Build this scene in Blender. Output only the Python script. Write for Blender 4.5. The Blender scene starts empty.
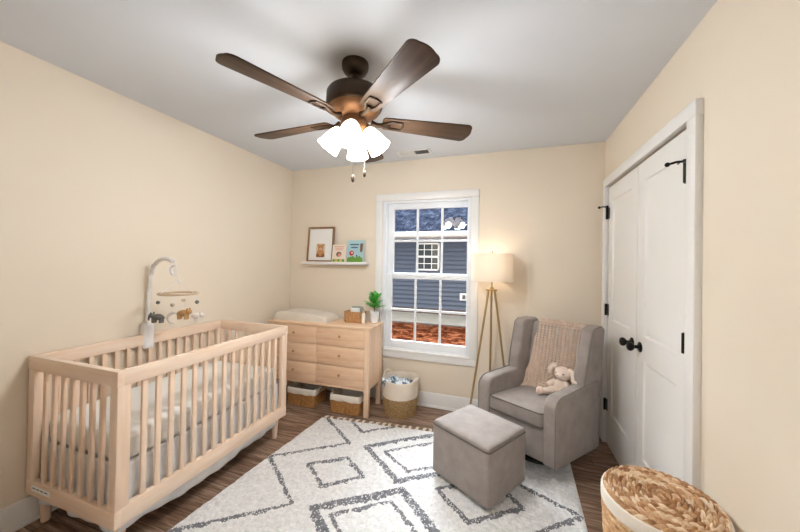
import bpy, bmesh, math, random
import numpy as np
from mathutils import Vector, Matrix, noise
PI = math.pi
random.seed(7); rng = np.random.RandomState(5)
scn = bpy.context.scene
COL = scn.collection

# ------------------------------------------------------------------ helpers
def lin(c):
    f = lambda v: v/12.92 if v <= .04045 else ((v+.055)/1.055)**2.4
    return (f(c[0]/255), f(c[1]/255), f(c[2]/255), 1)

class NT:
    def __init__(s, name):
        s.m = bpy.data.materials.new(name); s.m.use_nodes = True
        s.t = s.m.node_tree; s.n = s.t.nodes; s.b = s.n['Principled BSDF']; s.out = s.n['Material Output']
    def new(s, typ, **kw):
        n = s.n.new(typ)
        for k, v in kw.items():
            if k.startswith('i_'): n.inputs[k[2:].replace('_', ' ')].default_value = v
            else: setattr(n, k, v)
        return n
    def link(s, a, b): s.t.links.new(a, b)
    def coords(s, scale=(1, 1, 1), rot=(0, 0, 0)):
        tc = s.new('ShaderNodeTexCoord'); mp = s.new('ShaderNodeMapping')
        mp.inputs['Scale'].default_value = scale; mp.inputs['Rotation'].default_value = rot
        s.link(tc.outputs['Object'], mp.inputs['Vector']); return mp.outputs['Vector']
    def noise(s, vec, scale, detail=3, rough=.55):
        n = s.new('ShaderNodeTexNoise', i_Scale=scale, i_Detail=detail, i_Roughness=rough)
        s.link(vec, n.inputs['Vector']); return n.outputs['Fac']
    def ramp(s, fac, stops):
        r = s.new('ShaderNodeValToRGB'); e = r.color_ramp.elements
        while len(e) < len(stops): e.new(.5)
        for el, (p, c) in zip(e, stops): el.position = p; el.color = lin(c)
        s.link(fac, r.inputs['Fac']); return r.outputs['Color']
    def bump(s, fac, strength=.3, dist=.005):
        b = s.new('ShaderNodeBump', i_Strength=strength, i_Distance=dist)
        s.link(fac, b.inputs['Height']); s.link(b.outputs['Normal'], s.b.inputs['Normal'])

def simple(name, c, rough=.5, metal=0, spec=None):
    t = NT(name); t.b.inputs['Base Color'].default_value = lin(c)
    t.b.inputs['Roughness'].default_value = rough; t.b.inputs['Metallic'].default_value = metal
    if spec is not None: t.b.inputs['Specular IOR Level'].default_value = spec
    return t.m
def paint(name, c, c2, rough=.6, scale=3, bump=.03, bscale=220):
    t = NT(name); v = t.coords()
    t.link(t.ramp(t.noise(v, scale), [(.3, c), (.7, c2)]), t.b.inputs['Base Color'])
    t.b.inputs['Roughness'].default_value = rough
    t.bump(t.noise(v, bscale, 2), bump, .002); return t.m
def wood(name, c1, c2, c3, axis=0, scale=1.0, rough=.5):
    t = NT(name); sc = [14*scale]*3; sc[axis] = 1.1*scale
    v = t.coords(tuple(sc))
    n1 = t.noise(v, 2.2, 6, .62)
    t.link(t.ramp(n1, [(.28, c1), (.52, c2), (.75, c3)]), t.b.inputs['Base Color'])
    t.b.inputs['Roughness'].default_value = rough
    t.bump(n1, .08, .002); return t.m
def fabric(name, c1, c2, scale=260, rough=.95, bump=.25, mottling=9):
    t = NT(name); v = t.coords()
    n1 = t.noise(v, scale, 2, .7); n2 = t.noise(v, mottling, 3)
    mx = t.new('ShaderNodeMath', operation='ADD'); mx.use_clamp = False
    t.link(n1, mx.inputs[0]); t.link(n2, mx.inputs[1])
    hf = t.new('ShaderNodeMath', operation='MULTIPLY'); t.link(mx.outputs[0], hf.inputs[0]); hf.inputs[1].default_value = .5
    t.link(t.ramp(hf.outputs[0], [(.36, c1), (.64, c2)]), t.b.inputs['Base Color'])
    t.b.inputs['Roughness'].default_value = rough; t.b.inputs['Specular IOR Level'].default_value = .15
    t.b.inputs['Sheen Weight'].default_value = .15
    t.bump(n1, bump, .002); return t.m
def wicker(name, c1, c2, c3, scale=70):
    t = NT(name); v = t.coords()
    n1 = t.noise(v, scale, 4, .7)
    t.link(t.ramp(n1, [(.3, c1), (.5, c2), (.68, c3)]), t.b.inputs['Base Color'])
    t.b.inputs['Roughness'].default_value = .7; t.bump(n1, .35, .003); return t.m
def emit(name, c, strength, base=(255, 250, 240)):
    t = NT(name); t.b.inputs['Base Color'].default_value = lin(base)
    t.b.inputs['Emission Color'].default_value = lin(c); t.b.inputs['Emission Strength'].default_value = strength
    t.b.inputs['Roughness'].default_value = .3; return t.m

class MB:
    def __init__(s): s.bm = bmesh.new(); s.mats = []
    def mi(s, m):
        if m is None: return 0
        if m not in s.mats: s.mats.append(m)
        return s.mats.index(m)
    def absorb(s, b, M=None, m=None):
        i = s.mi(m); mp = {}
        for v in b.verts: mp[v] = s.bm.verts.new(M @ v.co if M is not None else v.co)
        for f in b.faces:
            try: nf = s.bm.faces.new([mp[v] for v in f.verts]); nf.material_index = i
            except ValueError: pass
        b.free()
    def box(s, x0, x1, y0, y1, z0, z1, bev=0, seg=2, M=None, m=None):
        b = bmesh.new(); bmesh.ops.create_cube(b, size=1)
        for v in b.verts:
            v.co = Vector(((x0+x1)/2+v.co.x*(x1-x0), (y0+y1)/2+v.co.y*(y1-y0), (z0+z1)/2+v.co.z*(z1-z0)))
        if bev: bmesh.ops.bevel(b, geom=b.edges[:], offset=bev, segments=seg, profile=.5, affect='EDGES')
        s.absorb(b, M, m); return s
    def prism(s, poly, d0, d1, axis='x', bev=0, seg=2, M=None, m=None):
        """poly: 2-D outline, extruded along axis. x: (y,z); y: (x,z); z: (x,y)"""
        b = bmesh.new()
        put = {'x': lambda p, d: (d, p[0], p[1]), 'y': lambda p, d: (p[0], d, p[1]), 'z': lambda p, d: (p[0], p[1], d)}[axis]
        a = [b.verts.new(put(p, d0)) for p in poly]; c = [b.verts.new(put(p, d1)) for p in poly]
        n = len(poly); b.faces.new(a); b.faces.new(c[::-1])
        for i in range(n): b.faces.new((a[i], c[i], c[(i+1) % n], a[(i+1) % n]))
        bmesh.ops.recalc_face_normals(b, faces=b.faces[:])
        if bev:
            es = [e for e in b.edges if e.calc_face_angle(0) > .6]
            bmesh.ops.bevel(b, geom=es, offset=bev, segments=seg, profile=.5, affect='EDGES')
        s.absorb(b, M, m); return s
    def lathe(s, prof, n=32, M=None, m=None, cap0=True, cap1=True, c=(0, 0, 0)):
        b = bmesh.new(); rings = []
        for r, z in prof:
            rings.append([b.verts.new((c[0]+r*math.cos(2*PI*k/n), c[1]+r*math.sin(2*PI*k/n), c[2]+z)) for k in range(n)])
        for a, d in zip(rings, rings[1:]):
            for k in range(n): b.faces.new((a[k], a[(k+1) % n], d[(k+1) % n], d[k]))
        if cap0: b.faces.new(rings[0][::-1])
        if cap1: b.faces.new(rings[-1])
        bmesh.ops.recalc_face_normals(b, faces=b.faces[:])
        s.absorb(b, M, m); return s
    def tube(s, pts, r, n=8, m=None, M=None, caps=True):
        pts = [Vector(p) for p in pts]; rs = r if isinstance(r, (list, tuple)) else [r]*len(pts)
        b = bmesh.new(); rings = []
        t0 = (pts[1]-pts[0]).normalized(); up = Vector((0, 0, 1)) if abs(t0.z) < .9 else Vector((1, 0, 0))
        nrm = (up - t0*up.dot(t0)).normalized()
        for i, p in enumerate(pts):
            t = (pts[min(i+1, len(pts)-1)]-pts[max(i-1, 0)]).normalized()
            nrm = (nrm - t*nrm.dot(t)).normalized(); bi = t.cross(nrm)
            rings.append([b.verts.new(p+(nrm*math.cos(2*PI*k/n)+bi*math.sin(2*PI*k/n))*rs[i]) for k in range(n)])
        for a, d in zip(rings, rings[1:]):
            for k in range(n): b.faces.new((a[k], a[(k+1) % n], d[(k+1) % n], d[k]))
        if caps: b.faces.new(rings[0][::-1]); b.faces.new(rings[-1])
        bmesh.ops.recalc_face_normals(b, faces=b.faces[:])
        s.absorb(b, M, m); return s
    def ell(s, c, r, rot=None, m=None, M=None, sub=3):
        b = bmesh.new(); bmesh.ops.create_icosphere(b, subdivisions=sub, radius=1)
        R = rot.to_matrix() if rot is not None and hasattr(rot, 'to_matrix') else (rot or Matrix.Identity(3))
        for v in b.verts: v.co = Vector(c)+R @ Vector((v.co.x*r[0], v.co.y*r[1], v.co.z*r[2]))
        s.absorb(b, M, m); return s
    def grid(s, V, m=None, closed_u=False, closed_v=False):
        """V[i][j] grid of points"""
        i0 = s.mi(m); nu, nv = len(V), len(V[0])
        vs = [[s.bm.verts.new(p) for p in row] for row in V]
        for i in range(nu if closed_u else nu-1):
            for j in range(nv if closed_v else nv-1):
                f = s.bm.faces.new((vs[i][j], vs[(i+1) % nu][j], vs[(i+1) % nu][(j+1) % nv], vs[i][(j+1) % nv])); f.material_index = i0
        return s
    def build(s, name, m=None, parent=None, loc=(0, 0, 0), rot=(0, 0, 0), sharp=.7, recalc=False):
        if recalc: bmesh.ops.recalc_face_normals(s.bm, faces=s.bm.faces[:])
        me = bpy.data.meshes.new(name); s.bm.to_mesh(me); s.bm.free()
        for q in (s.mats if s.mats else [m]): me.materials.append(q)
        me.polygons.foreach_set('use_smooth', [True]*len(me.polygons))
        if sharp: me.set_sharp_from_angle(angle=sharp)
        o = bpy.data.objects.new(name, me); COL.objects.link(o)
        o.location = loc; o.rotation_euler = rot
        if parent is not None: o.parent = parent
        return o
def npmesh(name, co, faces, mats, mi=None, parent=None):
    me = bpy.data.meshes.new(name); me.from_pydata([tuple(c) for c in co], [], [tuple(f) for f in faces])
    for q in mats: me.materials.append(q)
    if mi is not None: me.polygons.foreach_set('material_index', np.asarray(mi, dtype=np.int32))
    me.polygons.foreach_set('use_smooth', [True]*len(me.polygons)); me.update()
    o = bpy.data.objects.new(name, me); COL.objects.link(o)
    if parent is not None: o.parent = parent
    return o
def thing(name, label, cat, loc=(0, 0, 0), rz=0, group=None):
    o = bpy.data.objects.new(name, None); COL.objects.link(o); o.empty_display_size = .05
    o.location = loc; o.rotation_euler = (0, 0, rz); return tag(o, label, cat, group)
def tag(o, label, cat, group=None):
    o['label'] = label; o['category'] = cat
    if group: o['group'] = group
    return o
def struct(o): o['kind'] = 'structure'; return o
def copy_part(o, parent, mat=None):
    c = o.copy(); COL.objects.link(c); c.parent = parent
    return c
def RZ(a): return Matrix.Rotation(a, 4, 'Z')
def T(x, y, z): return Matrix.Translation((x, y, z))

# ------------------------------------------------------------------ camera
f_, yaw, pit, rol, ppx, ppy, camh = 313.229, .3279, .0084, .0176, 400, 261.61, 1.384
R0 = Vector((math.cos(yaw), math.sin(yaw), 0)); F0 = Vector((-math.sin(yaw), math.cos(yaw), 0)); U0 = Vector((0, 0, 1))
F2 = math.cos(pit)*F0+math.sin(pit)*U0; U2 = -math.sin(pit)*F0+math.cos(pit)*U0
R3 = math.cos(rol)*R0+math.sin(rol)*U2; U3 = -math.sin(rol)*R0+math.cos(rol)*U2
cam = bpy.data.cameras.new('camera'); cam.sensor_width = 36; cam.lens = f_/800*36
cam.shift_y = -(266-ppy)/800; cam.clip_start = .02; cam.clip_end = 200
co = bpy.data.objects.new('camera', cam); COL.objects.link(co)
co.matrix_world = Matrix(((R3.x, U3.x, -F2.x, 0), (R3.y, U3.y, -F2.y, 0), (R3.z, U3.z, -F2.z, camh), (0, 0, 0, 1)))
scn.camera = co
def at(x, y, X=None, Y=None, Z=None):
    """room point seen at photograph pixel (x,y) on a given plane"""
    d = F2+R3*((x-ppx)/f_)-U3*((y-ppy)/f_)
    t = X/d.x if X is not None else Y/d.y if Y is not None else (Z-camh)/d.z
    return Vector((d.x*t, d.y*t, camh+d.z*t))

# ------------------------------------------------------------------ materials
WALLC = ((238, 225, 206), (237, 223, 204))
m_wall = paint('wall_paint', *WALLC, rough=.7)
m_ceil = paint('ceiling_paint', (222, 225, 230), (220, 223, 228), rough=.85)
m_white = paint('white_trim_paint', (243, 241, 238), (240, 238, 235), rough=.35, bump=.01)
m_door = paint('door_paint', (243, 240, 236), (240, 238, 234), rough=.4, bump=.01)
m_vinyl = simple('window_vinyl', (244, 246, 249), .35)
m_black = simple('black_metal', (22, 20, 19), .35, .6)
m_crib = wood('crib_maple', (234, 203, 175), (243, 218, 195), (249, 231, 213), 1, .8)
m_cribz = wood('crib_maple_upright', (234, 203, 175), (243, 218, 195), (249, 231, 213), 2, .8)
m_cribx = wood('crib_maple_cross', (234, 203, 175), (243, 218, 195), (249, 231, 213), 0, .8)
m_dres = wood('dresser_ash', (216, 172, 136), (236, 200, 166), (244, 218, 192), 0, .7)
m_dresz = wood('dresser_ash_upright', (222, 184, 150), (238, 206, 176), (246, 222, 198), 2, .7)
m_knob = simple('knob_wood', (192, 146, 108), .5)
m_sheet = fabric('white_sheet', (240, 237, 232), (247, 245, 241), 160, .95, .12, 6)
m_skirt = fabric('crib_skirt_cotton', (228, 228, 230), (238, 237, 237), 160, .95, .12, 6)
m_grey = fabric('grey_upholstery', (143, 134, 129), (166, 156, 151), 300, .9, .3, 12)
m_pipe = fabric('grey_piping', (94, 87, 83), (112, 105, 100), 300)
m_pipel = fabric('grey_piping_light', (122, 116, 112), (140, 134, 130), 300)
m_knit = fabric('beige_knit', (206, 182, 162), (232, 212, 194), 200, .95, .25, 30)
m_plush = fabric('cream_plush', (228, 206, 190), (242, 226, 214), 180, 1, .6, 25)
m_rugw = fabric('rug_ivory_pile', (208, 206, 204), (240, 239, 238), 100, 1, .6, 40)
m_rugg = fabric('rug_charcoal_pile', (92, 92, 98), (140, 139, 143), 240, 1, .5, 30)
m_tassel = fabric('rug_tassel', (224, 212, 194), (240, 231, 217), 200)
m_wick = wicker('seagrass', (150, 100, 58), (188, 138, 88), (214, 172, 122))
m_wickd = wicker('seagrass_dark', (132, 88, 44), (170, 120, 66), (196, 152, 98))
m_hamp = wicker('hyacinth', (164, 116, 74), (204, 160, 114), (236, 208, 172), 30)
m_canvas = fabric('cream_canvas', (222, 208, 190), (234, 222, 206), 220)
m_rim = fabric('cream_rim', (232, 222, 208), (240, 232, 220), 220)
m_padf = fabric('changing_pad_cover', (214, 202, 186), (226, 215, 201), 200, .95, .15)
m_brass = simple('brass', (186, 156, 108), .35, .85)
m_bronze = simple('oil_rubbed_bronze', (60, 46, 34), .42, .6)
m_bronzel = simple('bronze_bowl', (140, 104, 76), .5, .6)
m_blade = wood('walnut_blade', (58, 43, 32), (76, 56, 41), (92, 69, 51), 0, .8, .5)
m_blade.node_tree.nodes['Principled BSDF'].inputs['Specular IOR Level'].default_value = .22
m_darkbase = simple('dark_base', (30, 26, 24), .6)
m_leaf = paint('leaf_green', (52, 150, 50), (104, 200, 84), rough=.4, scale=14, bump=.05, bscale=60)
m_stem = simple('stem_brown', (92, 92, 48), .7)
m_pot = simple('white_ceramic', (240, 240, 240), .3)
m_paper = simple('paper_white', (244, 242, 238), .8)

def floor_mat():
    t = NT('floor_vinyl_planks'); v = t.coords()
    br = t.new('ShaderNodeTexBrick', offset=.37, offset_frequency=2, i_Scale=1.0, i_Mortar_Size=.0016, i_Bias=0.0)
    br.inputs['Brick Width'].default_value = .95; br.inputs['Row Height'].default_value = .115
    br.inputs['Color1'].default_value = (0, 0, 0, 1); br.inputs['Color2'].default_value = (1, 1, 1, 1); br.inputs['Mortar'].default_value = (.5, .5, .5, 1)
    t.link(v, br.inputs['Vector'])
    sc = t.new('ShaderNodeVectorMath', operation='MULTIPLY'); sc.inputs[1].default_value = (2.0, 22, 1)
    t.link(v, sc.inputs[0])
    off = t.new('ShaderNodeVectorMath', operation='MULTIPLY_ADD'); off.inputs[1].default_value = (31, 17, 0)
    t.link(br.outputs['Color'], off.inputs[0]); t.link(sc.outputs[0], off.inputs[2])
    n1 = t.noise(off.outputs[0], 1.6, 7, .68)
    col = t.ramp(n1, [(.3, (72, 50, 36)), (.45, (132, 102, 80)), (.57, (172, 144, 124)), (.7, (210, 190, 174))])
    mx = t.new('ShaderNodeMix', data_type='RGBA', blend_type='MULTIPLY'); mx.inputs['Factor'].default_value = .45
    r2 = t.ramp(br.outputs['Color'], [(0, (170, 160, 154)), (1, (255, 252, 250))])
    t.link(col, mx.inputs['A']); t.link(r2, mx.inputs['B'])
    mo = t.new('ShaderNodeMix', data_type='RGBA'); t.link(br.outputs['Fac'], mo.inputs['Factor'])
    t.link(mx.outputs['Result'], mo.inputs['A']); mo.inputs['B'].default_value = lin((48, 36, 30))
    t.link(mo.outputs['Result'], t.b.inputs['Base Color'])
    t.b.inputs['Roughness'].default_value = .42
    t.bump(n1, .08, .002); return t.m
m_floor = floor_mat()

# ------------------------------------------------------------------ room shell
H = 2.44; XL, XR, YB, YN = -2.3565, .7684, 3.019, -.62
WT = .14
struct(MB().box(XL-WT, XR+WT+.7, YN-WT, YB+WT, -.1, 0).build('floor', m_floor))
struct(MB().box(XL-WT, XR+WT+.7, YN-WT, YB+WT, H, H+.1).build('ceiling', m_ceil))
struct(MB().box(XL-WT, XL, YN-WT, YB+WT, 0, H).build('wall_left', m_wall))
WX0, WX1, WZ0, WZ1 = -1.222, -.322, .50, 2.032      # window opening
b = MB(); b.box(XL, WX0, YB, YB+WT, 0, H); b.box(WX1, XR, YB, YB+WT, 0, H); b.box(WX0, WX1, YB, YB+WT, 0, WZ0); b.box(WX0, WX1, YB, YB+WT, WZ1, H)
struct(b.build('wall_back', m_wall))
DY0, DY1, DZ = 1.715, 2.885, 2.022                  # closet doors
b = MB(); b.box(XR, XR+WT, YN-WT, DY0-.012, 0, H); b.box(XR, XR+WT, DY1+.012, YB+WT, 0, H); b.box(XR, XR+WT, DY0-.012, DY1+.012, DZ+.012, H)
b.box(XR+.13, XR+.16, DY0-.2, DY1+.2, 0, H)
struct(b.build('wall_right', m_wall))
# near wall with a doorway to the hall behind the camera
b = MB(); b.box(XL, -.62, YN-WT, YN, 0, H); b.box(.42, XR, YN-WT, YN, 0, H); b.box(-.62, .42, YN-WT, YN, 2.05, H)
struct(b.build('wall_front', m_wall))
# hall behind the doorway
b = MB(); b.box(-1.3, -1.2, -2.2, YN-WT, 0, H); b.box(1.0, 1.1, -2.2, YN-WT, 0, H); b.box(-1.3, 1.1, -2.3, -2.2, 0, H); struct(b.build('wall_hall', m_wall))
struct(MB().box(-1.3, 1.1, -2.3, YN-WT, -.1, 0).build('floor_hall', m_floor)); struct(MB().box(-1.3, 1.1, -2.3, YN-WT, H, H+.1).build('ceiling_hall', m_ceil))

def baseboard(name, p0, p1, nrm):
    p0 = Vector(p0); p1 = Vector(p1); d = (p1-p0); L = d.length; d.normalize(); n = Vector(nrm)
    prof = [(0, 0), (.026, 0), (.026, .008), (.022, .017), (.0155, .02), (.015, .104), (.0125, .112), (.0125, .118), (.008, .13), (0, .134)]
    bb = MB(); M = Matrix(((d.x, n.x, 0, p0.x), (d.y, n.y, 0, p0.y), (0, 0, 1, 0), (0, 0, 0, 1)))
    bb.prism(prof, 0, L, 'x', M=M)
    return struct(bb.build(name, m_white, recalc=True))
baseboard('baseboard_left', (XL, YN, 0), (XL, YB, 0), (1, 0, 0))
baseboard('baseboard_back', (XL, YB, 0), (XR, YB, 0), (0, -1, 0))
baseboard('baseboard_right', (XR, YN, 0), (XR, DY0-.075, 0), (-1, 0, 0))
baseboard('baseboard_right.001', (XR, DY1+.075, 0), (XR, YB, 0), (-1, 0, 0))

# window: casing, jamb liner, two sashes, muntins, glass
b = MB(); cw = .072; y1 = YB; y0 = YB-.016
b.box(WX0-cw, WX0, y0, y1, WZ0-.002, WZ1, .003); b.box(WX1, WX1+cw, y0, y1, WZ0-.002, WZ1, .003)
b.box(WX0-cw, WX1+cw, y0-.003, y1, WZ1, WZ1+cw, .003)
b.box(WX0-.004, WX1+.004, y0-.012, YB+.05, WZ0-.002, WZ0+.022, .004)      # stool
b.box(WX0-cw, WX1+cw, y0-.004, y1, WZ0-.062, WZ0-.002, .003)              # apron
struct(b.build('trim_1', m_white))
win = bpy.data.objects.new('window_1', None); COL.objects.link(win); win.location = ((WX0+WX1)/2, YB, WZ0); struct(win)
wl = lambda x0, x1, y0, y1, z0, z1, bv=.003: (x0-win.location.x, x1-win.location.x, y0-YB, y1-YB, z0-WZ0, z1-WZ0, bv)
b = MB()
b.box(*wl(WX0, WX0+.035, YB+.005, YB+.12, WZ0, WZ1)); b.box(*wl(WX1-.035, WX1, YB+.005, YB+.12, WZ0, WZ1))
b.box(*wl(WX0+.035, WX1-.035, YB+.005, YB+.12, WZ1-.022, WZ1)); b.box(*wl(WX0+.035, WX1-.035, YB+.005, YB+.12, WZ0, WZ0+.03))
b.build('window_frame', m_vinyl, win)
GX0, GX1 = -1.124, -.361
def sash(name, z0, z1, yc, bot, top):
    b = MB(); yA, yB = yc-.016, yc+.016
    b.box(*wl(WX0+.036, GX0, yA, yB, z0, z1)); b.box(*wl(GX1, WX1-.036, yA, yB, z0, z1))
    b.box(*wl(GX0, GX1, yA, yB, z0, z0+bot)); b.box(*wl(GX0, GX1, yA, yB, z1-top, z1))
    s = b.build(name, m_vinyl, win)
    b = MB(); gz0, gz1 = z0+bot, z1-top
    for k in (1, 2):
        x = GX0+(GX1-GX0)*k/3; b.box(*wl(x-.011, x+.011, yc-.008, yc+.008, gz0, gz1, .002))
    zm = (gz0+gz1)/2; b.box(*wl(GX0, GX1, yc-.0074, yc+.0074, zm-.011, zm+.011, .002))
    b.build('muntin_grid', m_vinyl, s)
    g = MB(); g.box(*wl(GX0-.004, GX1+.004, yc-.003, yc+.003, gz0-.004, gz1+.004, 0)); g.build('pane', m_glass, s)
t = NT('window_glass'); tr = t.new('ShaderNodeBsdfTransparent'); gl = t.new('ShaderNodeBsdfGlossy', i_Roughness=0.01)
fr = t.new('ShaderNodeFresnel', i_IOR=1.5); mxs = t.new('ShaderNodeMixShader')
hf = t.new('ShaderNodeMath', operation='MULTIPLY'); hf.inputs[1].default_value = .5; t.link(fr.outputs[0], hf.inputs[0]); t.link(hf.outputs[0], mxs.inputs[0]); t.link(tr.outputs[0], mxs.inputs[1]); t.link(gl.outputs[0], mxs.inputs[2]); t.link(mxs.outputs[0], t.out.inputs['Surface'])
m_glass = t.m
ZM = 1.268
sash('upper_sash', ZM-.022, WZ1-.02, YB+.085, .052, .056)
sash('lower_sash', WZ0+.026, ZM+.02, YB+.045, .078, .052)

# closet doors and their casing
b = MB(); xc0, xc1 = XR-.029, XR
b.box(xc0, xc1, DY0-.085, DY0-.014, 0, DZ+.012, .003); b.box(xc0, xc1, DY1+.014, DY1+.078, 0, DZ+.012, .003)
b.box(xc0, xc1, DY0-.085, DY1+.078, DZ+.012, DZ+.078, .003)
struct(b.build('trim_2', m_white))
def closet_door(name, ya, yb, hinge_near):
    e = bpy.data.objects.new(name, None); COL.objects.link(e); struct(e)
    e.location = (XR-.006, (ya+yb)/2, 0); w = (yb-ya)/2; g = .0025
    # panel frame built from stiles, rails and recessed fields (x grows into the wall)
    b = MB(); st = .105; d = .035
    rails = [(.012, .27), (.84, .985), (1.905, DZ-.003)]
    b.box(0, d, -w+g, -w+st, .012, DZ-.003, .0015); b.box(0, d, w-st, w-g, .012, DZ-.003, .0015)
    for a, c in rails: b.box(0, d, -w+st-.002, w-st+.002, a, c, .0015)
    for a, c in ((.27, .84), (.985, 1.905)):
        y0, y1 = -w+st, w-st
        bb = bmesh.new()                                    # sloped sticking around a recessed flat field
        q = lambda i, x: [bb.verts.new((x, y0+i, a+i)), bb.verts.new((x, y1-i, a+i)), bb.verts.new((x, y1-i, c-i)), bb.verts.new((x, y0+i, c-i))]
        rs = [q(0, .001), q(.006, .009), q(.016, .012), q(.02, .009)]
        for A, B in zip(rs, rs[1:]):
            for k in range(4): bb.faces.new((A[k], A[(k+1) % 4], B[(k+1) % 4], B[k]))
        bb.faces.new(rs[-1]); b.absorb(bb)
        b.box(.02, .03, y0-.002, y1+.002, a-.002, c+.002)
    b.build('door_leaf', m_door, e, sharp=.3)
    hy = -w+.014 if hinge_near else w-.002
    for k, z in enumerate((1.815, 1.055, .31)):
        h = MB(); h.lathe([(.0075, -.045), (.0085, -.044), (.0085, .044), (.0075, .045)], 12, T(-.012, hy, z))
        sg = 1 if hinge_near else -1; h.box(-.0035, .0005, min(hy+.004*sg, hy+.03*sg), max(hy+.004*sg, hy+.03*sg), z-.044, z+.044, .0008)
        
        ho = h.build('hinge', m_black, e)
        if k == 0:
            s = 1 if hinge_near else -1
            a = MB(); zt = z+.052
            a.lathe([(.01, -.006), (.011, 0), (.01, .008)], 12, T(-.012, hy, zt))
            a.tube([(-.012, hy, zt), (-.04, hy+.012*s, zt+.002), (-.066, hy+.02*s, zt-.004)], .0055, 8)
            a.tube([(-.03, hy+.008*s, zt), (-.02, hy+.045*s, zt+.002)], .0045, 8)
            a.ell((-.07, hy+.021*s, zt-.005), (.011, .011, .011), sub=2)
            a.build('hinge_pin_stop', m_black, e)
    ky = w-.062 if hinge_near else -w+.062
    k = MB(); M = T(0, ky, .915) @ Matrix.Rotation(-PI/2, 4, 'Y')
    k.lathe([(.03, 0), (.031, .004), (.024, .009), (.011, .012), (.010, .03), (.018, .036), (.026, .045), (.0275, .054), (.023, .064), (.010, .069)], 24, M)
    k.build('knob', m_black, e)
    return e
closet_door('door_1', 2.301, DY1, False)
closet_door('door_2', DY0, 2.299, True)

# outlet plate low on the back wall behind the chair
b = MB(); oc = at(598, 419, Y=YB)
ot = thing('wall_outlet', 'small ivory electrical outlet on the back wall low behind the armchair', 'outlet', (.712, YB, .155))
MB().box(-.032, .032, -.006, 0, -.05, .05, .003).build('cover_plate', m_white, ot)
for dz in (-.02, .02): MB().box(-.014, .014, -.009, -.005, dz-.012, dz+.012, .003).build('socket', m_paper, ot)

# ceiling vent
v = thing('ceiling_vent', 'white slotted ceiling air register near the back wall behind the fan', 'vent', (-.838, 2.822, H))
b = MB(); b.box(-.16, .16, -.07, -.052, -.008, 0, .002); b.box(-.16, .16, .052, .07, -.008, 0, .002); b.box(-.16, -.14, -.07, .07, -.008, 0, .002); b.box(.14, .16, -.07, .07, -.008, 0, .002)
b.box(-.006, .006, -.06, .06, -.008, 0, .001); b.build('vent_frame', m_white, v)
MB().box(-.145, .145, -.058, .058, -.0012, -.0004).build('duct_shade_sheet', m_darkbase, v)  # dark sheet stands in for the shade inside the duct
for sgn, x0 in ((-1, -.138), (1, .008)):
    b = MB()
    for k in range(11):
        M = T(x0+.006+k*.012, 0, -.005) @ Matrix.Rotation(sgn*.95, 4, 'Y')
        b.box(-.0075, .0075, -.054, .054, -.0006, .0006, M=M)
    b.build('louver_bank', m_white, v)

# ------------------------------------------------------------------ ceiling fan
FX, FY = -.772, 1.479
fan = thing('ceiling_fan', 'five-blade bronze ceiling fan with four lit white glass shades', 'ceiling fan', (FX, FY, H))
MB().lathe([(.07, 0), (.071, -.01), (.068, -.032), (.058, -.05), (.04, -.062), (.024, -.066), (.02, -.072)], 32).build('canopy', m_bronze, fan)
MB().lathe([(.018, -.068), (.024, -.078), (.02, -.09), (.0125, -.095), (.0125, -.128), (.022, -.132), (.028, -.146)], 16).build('downrod', m_bronze, fan)
MB().lathe([(.05, -.143), (.118, -.148), (.138, -.155), (.146, -.168), (.147, -.225), (.143, -.236), (.132, -.244)], 48).build('motor_housing', m_bronze, fan)
MB().lathe([(.134, -.243), (.128, -.258), (.105, -.276), (.085, -.286), (.074, -.292)], 48).build('motor_bowl', m_bronzel, fan)
fit = MB().lathe([(.062, -.288), (.064, -.298), (.07, -.31), (.074, -.326), (.07, -.348), (.052, -.368), (.03, -.378), (.012, -.382), (.008, -.394)], 40).build('light_kit', m_bronzel, fan)
ZBL = -.298; a0 = -1.9542
bl = iron = None
for k in range(5):
    a = a0+k*2*PI/5
    if bl is None:
        out = [(.15, .03), (.156, .042)]
        for i in range(25):
            s = i/24; out.append((.165+.455*s, .047+.026*s))
        for i in range(1, 9):
            th = PI/2*(1-i/8); out.append((.62+.034*math.cos(th), .039+.034*math.sin(th)))
        for i in range(1, 6): out.append((.654+.009*math.sin(PI/2*i/6), .039*(1-i/6)))
        poly = out+[(x, -y) for x, y in out[::-1]]
        b = MB(); b.prism(poly, -.004, .004, 'z', .0015, 2)
        bl = b.build('blade', m_blade, fan, sharp=.5)
        o = bl
        b = MB()
        b.tube([(.09, 0, -.004), (.12, 0, -.016), (.15, 0, -.014), (.19, 0, -.009)], [.014, .012, .011, .008], 10)
        for s in (1, -1): b.tube([(.14, 0, -.013), (.17, .012*s, -.009), (.2, .028*s, -.0075), (.255, .03*s, -.0065)], [.009, .008, .0065, .005], 8)
        b.tube([(.255, .03, -.0065), (.262, 0, -.0065), (.255, -.03, -.0065)], .005, 8)
        iron = b.build('blade_iron', m_bronze, bl)
    else:
        o = copy_part(bl, fan); copy_part(iron, o)
    o.rotation_euler = (Matrix.Rotation(a, 3, 'Z') @ Matrix.Rotation(-.21, 3, 'X')).to_euler()
    o.location = (0, 0, ZBL)
m_shade = emit('lit_opal_glass', (255, 236, 208), 5.5)
m_bulb = emit('bulb', (255, 232, 196), 10)
gl0 = None
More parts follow.
